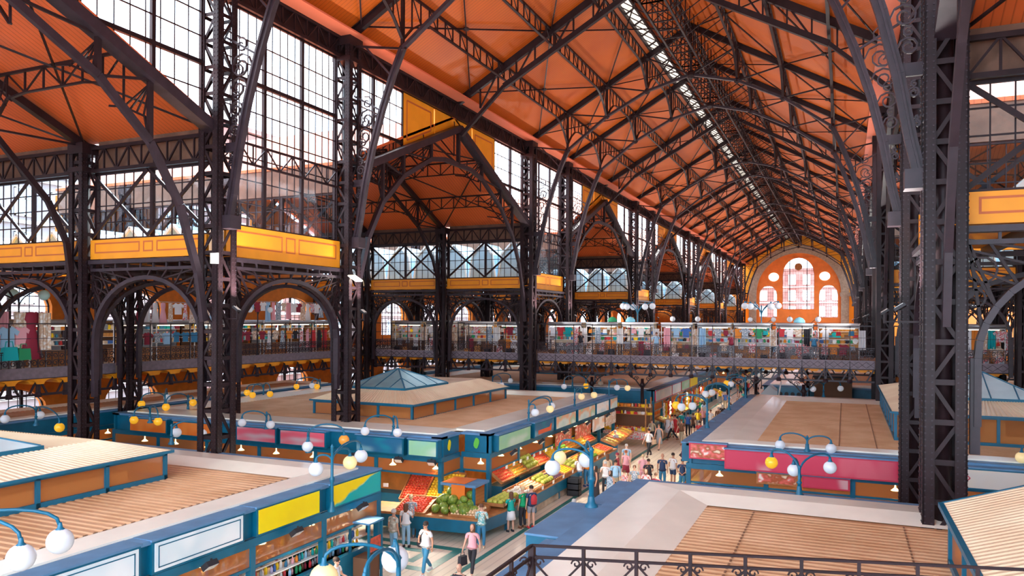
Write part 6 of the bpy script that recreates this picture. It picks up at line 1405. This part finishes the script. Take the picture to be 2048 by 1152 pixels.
def person(px, py, pose, face_dir, h, skin, hair, hairm, top, topm, low, lowm, label, shoes='c_brown', foot=None, bag=None):
    # (px, py) = top of the head in the photograph; face_dir in degrees, 0 looks along the aisle away from the viewpoint
    x, y = at(px, py, h) if foot is None else at(px, foot, 0)
    P = person_meshes(pose); r = empty('person', (x, y, 0), math.radians(face_dir)); sc = h / 1.765; r.scale = (sc,) * 3; tag(r, label, 'person', 'people in the market')
    def put(k, m, nm=None):
        o = new(nm or k, P[k], r)
        if m: o.material_slots[0].link = 'OBJECT'; o.material_slots[0].material = MAT[m]
        return o
    bd = put('body', skin); put('face', None).parent = bd
    if hair: put(hair, hairm, 'hair')
    put(top, topm, {'tee': 'shirt', 'longsleeve': 'shirt'}.get(top, top))
    if low: put(low, lowm)
    if top not in ('robe',): put('shoe0', shoes, 'shoe'); put('shoe1', shoes, 'shoe')
    if bag:
        kind, bm_, s = bag; J = joints(pose); ca, sa = math.cos(math.radians(face_dir)), math.sin(math.radians(face_dir))
        def Wd(v): v = Vector(v) * sc; return (x + v.x * ca - v.y * sa, y + v.x * sa + v.y * ca, v.z)
        if kind == 'hand':
            w = J['wr', s] + Vector((0, .02, -.52)); o = new('handbag', PROTO['handbag'][0], None, Wd(w), math.radians(face_dir) + 1.2)
        elif kind == 'back':
            o = MB().lathe([(.001, 0), (.13, .02), (.15, .2), (.12, .36), (.001, .42)], (0, 0, 0), 10, 1, .6).build('backpack', bm_, None, True); o.location = Wd((0, -.19, 1.0)); o.rotation_euler = (0, 0, math.radians(face_dir)); o['label'] = 'x'
        else:
            o = MB().lathe([(.001, -.14), (.13, -.12), (.15, 0), (.10, .13), (.001, .15)], (s * .27, -.02, .98), 12, 1.1, .55).tube([(s * .25, .0, 1.1), (s * .12, .10, 1.30), (0, .06, 1.46), (-s * .13, -.02, 1.48), (-s * .02, -.13, 1.30), (s * .25, -.06, 1.1)], .016, 5).build('shoulder_bag', bm_, None, True); o.location = (x, y, 0); o.scale = (sc,) * 3; o.rotation_euler = (0, 0, math.radians(face_dir))
        if kind in ('hand',): o.material_slots[0].link = 'OBJECT'; o.material_slots[0].material = MAT[bm_]
        tag(o, '%s %s carried by the %s' % (CN.get(bm_, 'tan'), o.name.split('.')[0].replace('_', ' '), ' '.join(label.split()[:5])), 'bag')
PL = [
 (787, 1017, 'stand', -15, 1.72, 'skin_b', 'hair_short', 'hair_grey', 'tee', 'k_stripe', 'trousers', 'c_sky', 'man in a striped beige shirt and light jeans beside the near stall', 'c_brown', None, None),
 (812, 1006, 'phone', 10, 1.66, 'skin_a', 'hair_long', 'hair_brown', 'tee', 'c_white', 'trousers', 'c_sky', 'woman in white and pale blue just right of the striped shirt', 'c_black', None, None),
 (822, 989, 'shop', 25, 1.68, 'skin_a', 'hair_bun', 'hair_blond', 'tee', 'striped_cloth', 'trousers', 'c_denim', 'pale haired woman in grey shirt and jeans at the fruit trays', 'c_grey', None, None),
 (852, 1042, 'bag', 165, 1.78, 'skin_b', 'hair_short', 'hair_dark', 'tee', 'c_white', 'trousers', 'c_denim', 'man in white shirt walking with a black shoulder bag', 'c_white', None, ('shoulder', 'c_black', 1)),
 (945, 1048, 'walk', 185, 1.68, 'skin_a', 'hair_long', 'hair_brown', 'tee', 'c_pink', 'trousers', 'c_black', 'woman in a pink top and black trousers walking nearer', 'c_white', None, ('hand', 'c_black', 1)),
 (963, 1007, 'shop', 15, 1.66, 'skin_a', 'hair_short', 'hair_brown', 'longsleeve', 'k_floral', 'trousers', 'c_denim', 'person in a flowered turquoise blouse choosing onions', 'c_beige', None, None),
 (1022, 983, 'shop', 60, 1.62, 'skin_a', 'hair_long', 'hair_brown', 'tee', 'k_mint', 'skirt', 'c_white', 'woman in a teal top and short white skirt at the fruit table', 'c_black', None, ('hand', 'c_sky', -1)),
 (1046, 972, 'stand', 70, 1.72, 'skin_a', 'hair_short', 'hair_blond', 'tee', 'k_greent', 'trousers', 'c_black', 'person in a bright green shirt at the fruit table', 'c_brown', None, ('hand', 'c_orange', 1)),
 (1063, 970, 'stand', 55, 1.76, 'skin_a', 'hair_short', 'hair_dark', 'tee', 'k_navy', 'shorts', 'c_grey', 'man in dark shirt and grey shorts with a red backpack', 'c_red', None, ('back', 'c_red', 1)),
 (919, 1127, 'stand', 180, 1.72, 'skin_a', None, None, 'tee', 'c_black', 'trousers', 'c_black', 'bald head and dark shoulders at the bottom edge', 'c_black', None, None),
 (1148, 997, 'bag', 200, 1.74, 'skin_a', 'hair_short', 'hair_grey', 'tee', 'c_sky', 'trousers', 'c_black', 'white haired man in a pale blue shirt beside the stepped blue ledge', 'c_black', None, ('shoulder', 'c_black', 1)),
 (672, 1113, 'shop', -80, 1.70, 'skin_a', 'hair_short', 'hair_dark', 'tee', 'c_white', 'trousers', 'c_grey', 'dark haired seller in white inside the near left shop', 'c_black', None, None),
 (1158, 910, 'stand', 40, 1.68, 'skin_a', 'hair_long', 'hair_brown', 'tee', 'c_white', 'shorts', 'c_denim', 'woman in a white top and denim shorts by the crates', 'c_brown', None, None),
 (1174, 905, 'stand', 60, 1.74, 'skin_a', 'hair_short', 'hair_dark', 'tee', 'c_orange', 'trousers', 'c_denim', 'person in orange and blue behind the denim shorts', 'c_blue', None, None),
 (1191, 932, 'stand', 120, 1.64, 'skin_b', 'hair_long', 'hair_dark', 'robe', 'c_black', None, None, 'woman in a long black robe behind the lamp pole', 'c_black', None, None),
 (1221, 941, 'stand', 150, 1.62, 'skin_b', 'hair_long', 'hair_dark', 'robe', 'k_spot', None, None, 'woman in a spotted blue robe with long black hair', 'c_black', None, None),
 (1211, 922, 'phone', 190, 1.64, 'skin_a', 'hair_short', 'hair_grey', 'tee', 'c_white', 'trousers', 'c_black', 'older woman in white beside the spotted robe', 'c_black', None, None),
 (1231, 919, 'stand', 200, 1.74, 'skin_b', 'hair_short', 'hair_dark', 'longsleeve', 'c_sky', 'trousers', 'k_khaki', 'man in a light blue shirt and khaki trousers in the crowd', 'c_brown', None, None),
 (1252, 900, 'stand', -10, 1.68, 'skin_a', 'hair_bun', 'hair_red', 'tee', 'c_pink', 'skirt', 'c_wine', 'red haired woman in a pink vest seen from behind', 'c_brown', None, None),
 (1253, 887, 'stand', 190, 1.75, 'skin_c', 'hair_short', 'hair_grey', 'tee', 'c_sky', 'trousers', 'c_grey', 'white haired man in blue facing the pink vest', 'c_brown', None, None),
 (1235, 905, 'stand', 90, 1.6, 'skin_a', 'hair_short', 'c_wine', 'tee', 'c_wine', 'trousers', 'c_black', 'person with a red cap and shirt in the crowd', 'c_black', None, None),
 (1215, 908, 'stand', 30, 1.66, 'skin_a', 'hair_long', 'hair_brown', 'tee', 'c_beige', 'trousers', 'c_denim', 'brown haired woman in beige left of the red cap', 'c_black', None, None),
 (1298, 857, 'walk', 160, 1.76, 'skin_a', 'hair_short', 'hair_dark', 'tee', 'c_white', 'trousers', 'c_black', 'man in a white shirt striding in the open aisle', 'c_black', None, None),
 (1318, 848, 'walk', 175, 1.68, 'skin_a', 'hair_bun', 'hair_brown', 'dress', 'c_grey', None, None, 'woman in a grey dress walking with a handbag', 'c_black', None, ('hand', 'c_beige', 1)),
 (1304, 838, 'walk', 170, 1.72, 'skin_a', 'hair_short', 'hair_brown', 'tee', 'k_khaki', 'trousers', 'c_black', 'man in khaki behind the striding white shirt', 'c_black', None, None),
 (1286, 908, 'stand', 200, 1.7, 'skin_c', 'hair_short', 'hair_blond', 'tee', 'c_pink', 'shorts', 'c_pink', 'bald person in a pale pink shirt in the crowd', 'c_brown', None, None),
 (1269, 930, 'stand', 190, 1.62, 'skin_a', 'hair_bun', 'hair_brown', 'tee', 'striped_cloth', 'trousers', 'c_red', 'woman in a pale top with an orange bag facing the viewpoint', 'c_black', None, ('hand', 'c_orange', 1)),
 (1297, 917, 'back', 210, 1.72, 'skin_b', 'hair_short', 'hair_dark', 'tee', 'c_black', 'trousers', 'c_black', 'man in a black shirt in the middle of the crowd', 'c_black', None, None),
 (1325, 907, 'stand', 0, 1.80, 'skin_b', None, None, 'tee', 'k_navy', 'trousers', 'c_denim', 'broad bald man in a navy shirt and jeans from behind', 'c_brown', None, None),
 (1346, 905, 'stand', -25, 1.76, 'skin_b', 'hair_short', 'hair_dark', 'tee', 'c_white', 'shorts', 'k_navy', 'young man in a white shirt and dark shorts', 'c_white', None, None),
 (1365, 917, 'back', 5, 1.68, 'skin_b', 'hair_short', 'hair_dark', 'tee', 'k_navy', 'trousers', 'c_denim', 'person in dusty blue with hands clasped behind', 'c_black', None, None),
 (1390, 909, 'back', -10, 1.76, 'skin_b', 'hair_short', 'hair_dark', 'tee', 'c_black', 'trousers', 'c_grey', 'man in a black shirt with white marks, right end of the row', 'c_black', None, None),
 (1312, 945, 'stand', 170, 1.64, 'skin_a', 'hair_short', 'hair_brown', 'tee', 'c_wine', 'trousers', 'c_black', 'person in a crimson shirt near the blue ledge', 'c_black', None, None),
 (1292, 938, 'stand', 180, 1.58, 'skin_a', 'hair_long', 'hair_brown', 'tee', 'floral', 'skirt', 'c_beige', 'small person with brown hair and flowered top at the ledge', 'c_black', None, None),
 (1249, 940, 'stand', 150, 1.45, 'skin_c', 'hair_short', 'hair_brown', 'tee', 'floral', 'shorts', 'c_red', 'child with brown hair in front of the pink vest', 'c_red', None, None),
 (1231, 860, 'stand', 60, 1.74, 'skin_a', 'hair_short', 'hair_grey', 'tee', 'striped_cloth', 'trousers', 'c_denim', 'man in a pale blue vest leaning by the far fruit stall', 'c_brown', None, None),
 (1336, 830, 'stand', 0, 1.66, 'skin_a', 'hair_long', 'hair_blond', 'dress', 'c_white', None, None, 'fair haired woman in a white dress farther up the aisle', 'c_brown', None, None),
 (1344, 829, 'stand', 20, 1.66, 'skin_a', 'hair_long', 'hair_dark', 'dress', 'k_mint', None, None, 'woman in a dark green dress beside the white dress', 'c_brown', None, None),
 (1350, 829, 'stand', 10, 1.68, 'skin_a', 'hair_short', 'hair_dark', 'dress', 'c_red', None, None, 'woman in a red dress carrying a red bag up the aisle', 'c_brown', None, ('hand', 'c_red', 1)),
 (1363, 838, 'walk', 170, 1.74, 'skin_a', 'hair_short', 'hair_brown', 'tee', 'c_brown', 'trousers', 'k_khaki', 'man in brown walking toward the viewpoint', 'c_brown', None, None),
 (1376, 825, 'stand', 0, 1.76, 'skin_a', 'hair_short', 'hair_dark', 'tee', 'c_blue', 'trousers', 'c_black', 'man in a bright blue shirt from behind', 'c_black', None, None),
 (1386, 826, 'stand', 190, 1.72, 'skin_a', 'hair_short', 'hair_brown', 'tee', 'c_brown', 'shorts', 'c_black', 'person in dark brown and shorts beside the blue shirt', 'c_white', None, None),
 (1405, 814, 'walk', 20, 1.72, 'skin_a', 'hair_short', 'hair_grey', 'tee', 'c_pink', 'trousers', 'k_navy', 'person in a pale pink shirt walking away', 'c_black', None, ('hand', 'c_beige', -1)),
 (1437, 814, 'stand', 180, 1.74, 'skin_a', 'hair_short', 'hair_grey', 'longsleeve', 'c_brown', 'trousers', 'c_black', 'grey haired man in a brown jacket beside the ledge', 'c_black', None, None),
 (1421, 819, 'stand', 160, 1.66, 'skin_a', 'hair_bun', 'hair_brown', 'tee', 'c_white', 'trousers', 'c_beige', 'woman in white between the pink shirt and the brown jacket', 'c_brown', None, None)]
for p in PL: person(*p)
# the crowd deeper in the aisle
rr = random.Random(5); pos = ['stand', 'walk', 'shop', 'phone', 'back']
tn = ['c_red', 'c_white', 'c_blue', 'c_teal', 'c_yellow', 'c_pink', 'c_black', 'c_sky', 'c_green', 'c_orange']; ln = ['c_denim', 'c_black', 'k_khaki', 'k_navy', 'c_grey']
for i in range(26):
    X = rr.uniform(-11.7, -7.4); Y = 52 + i * 1.9 + rr.uniform(-.5, .5); P_ = rr.choice(pos); t = tn[i % 10]; l = ln[i % 5]; hm = rr.choice(['hair_dark', 'hair_brown', 'hair_grey', 'hair_blond'])
    c, s = math.cos(YAW), math.sin(YAW); zc = -X * s + Y * c; xc = X * c + Y * s; u = xc / zc * F_PX; v = F_PX * (8.5 - 1.7) / zc; px = 1024 + u - v * .0047; py = 640 + v + u * .0047
    person(px, py, P_, rr.choice([0, 180, 20, 200, 90]), 1.7, rr.choice(['skin_a', 'skin_b']), rr.choice(['hair_short', 'hair_long']), hm, 'tee', t, rr.choice(['trousers', 'shorts']), l, 'person in a %s top deep in the aisle crowd, %s of that colour' % (CN[t], ORD[i // 10]))
# a few visitors on the footbridge
for i, x in enumerate((-18.4, -12.6, -7.3, -1.9)):
    P_ = person_meshes('stand'); r = empty('person', (x, 54.9, 5.9), [0, math.pi, .3, 3.4][i]); tag(r, 'visitor in a %s top standing at the footbridge railing' % CN[['c_black', 'c_sky', 'c_wine', 'c_denim'][i]], 'person', 'people on the footbridge')
    for k_, m_ in (('body', 'skin_a'), ('face', None), ('hair_short', 'hair_brown'), ('tee', ['c_black', 'c_sky', 'c_wine', 'c_denim'][i]), ('trousers', 'c_grey')):
        o = new({'hair_short': 'hair', 'tee': 'shirt'}.get(k_, k_), P_[k_], r)
        if m_: o.material_slots[0].link = 'OBJECT'; o.material_slots[0].material = MAT[m_]
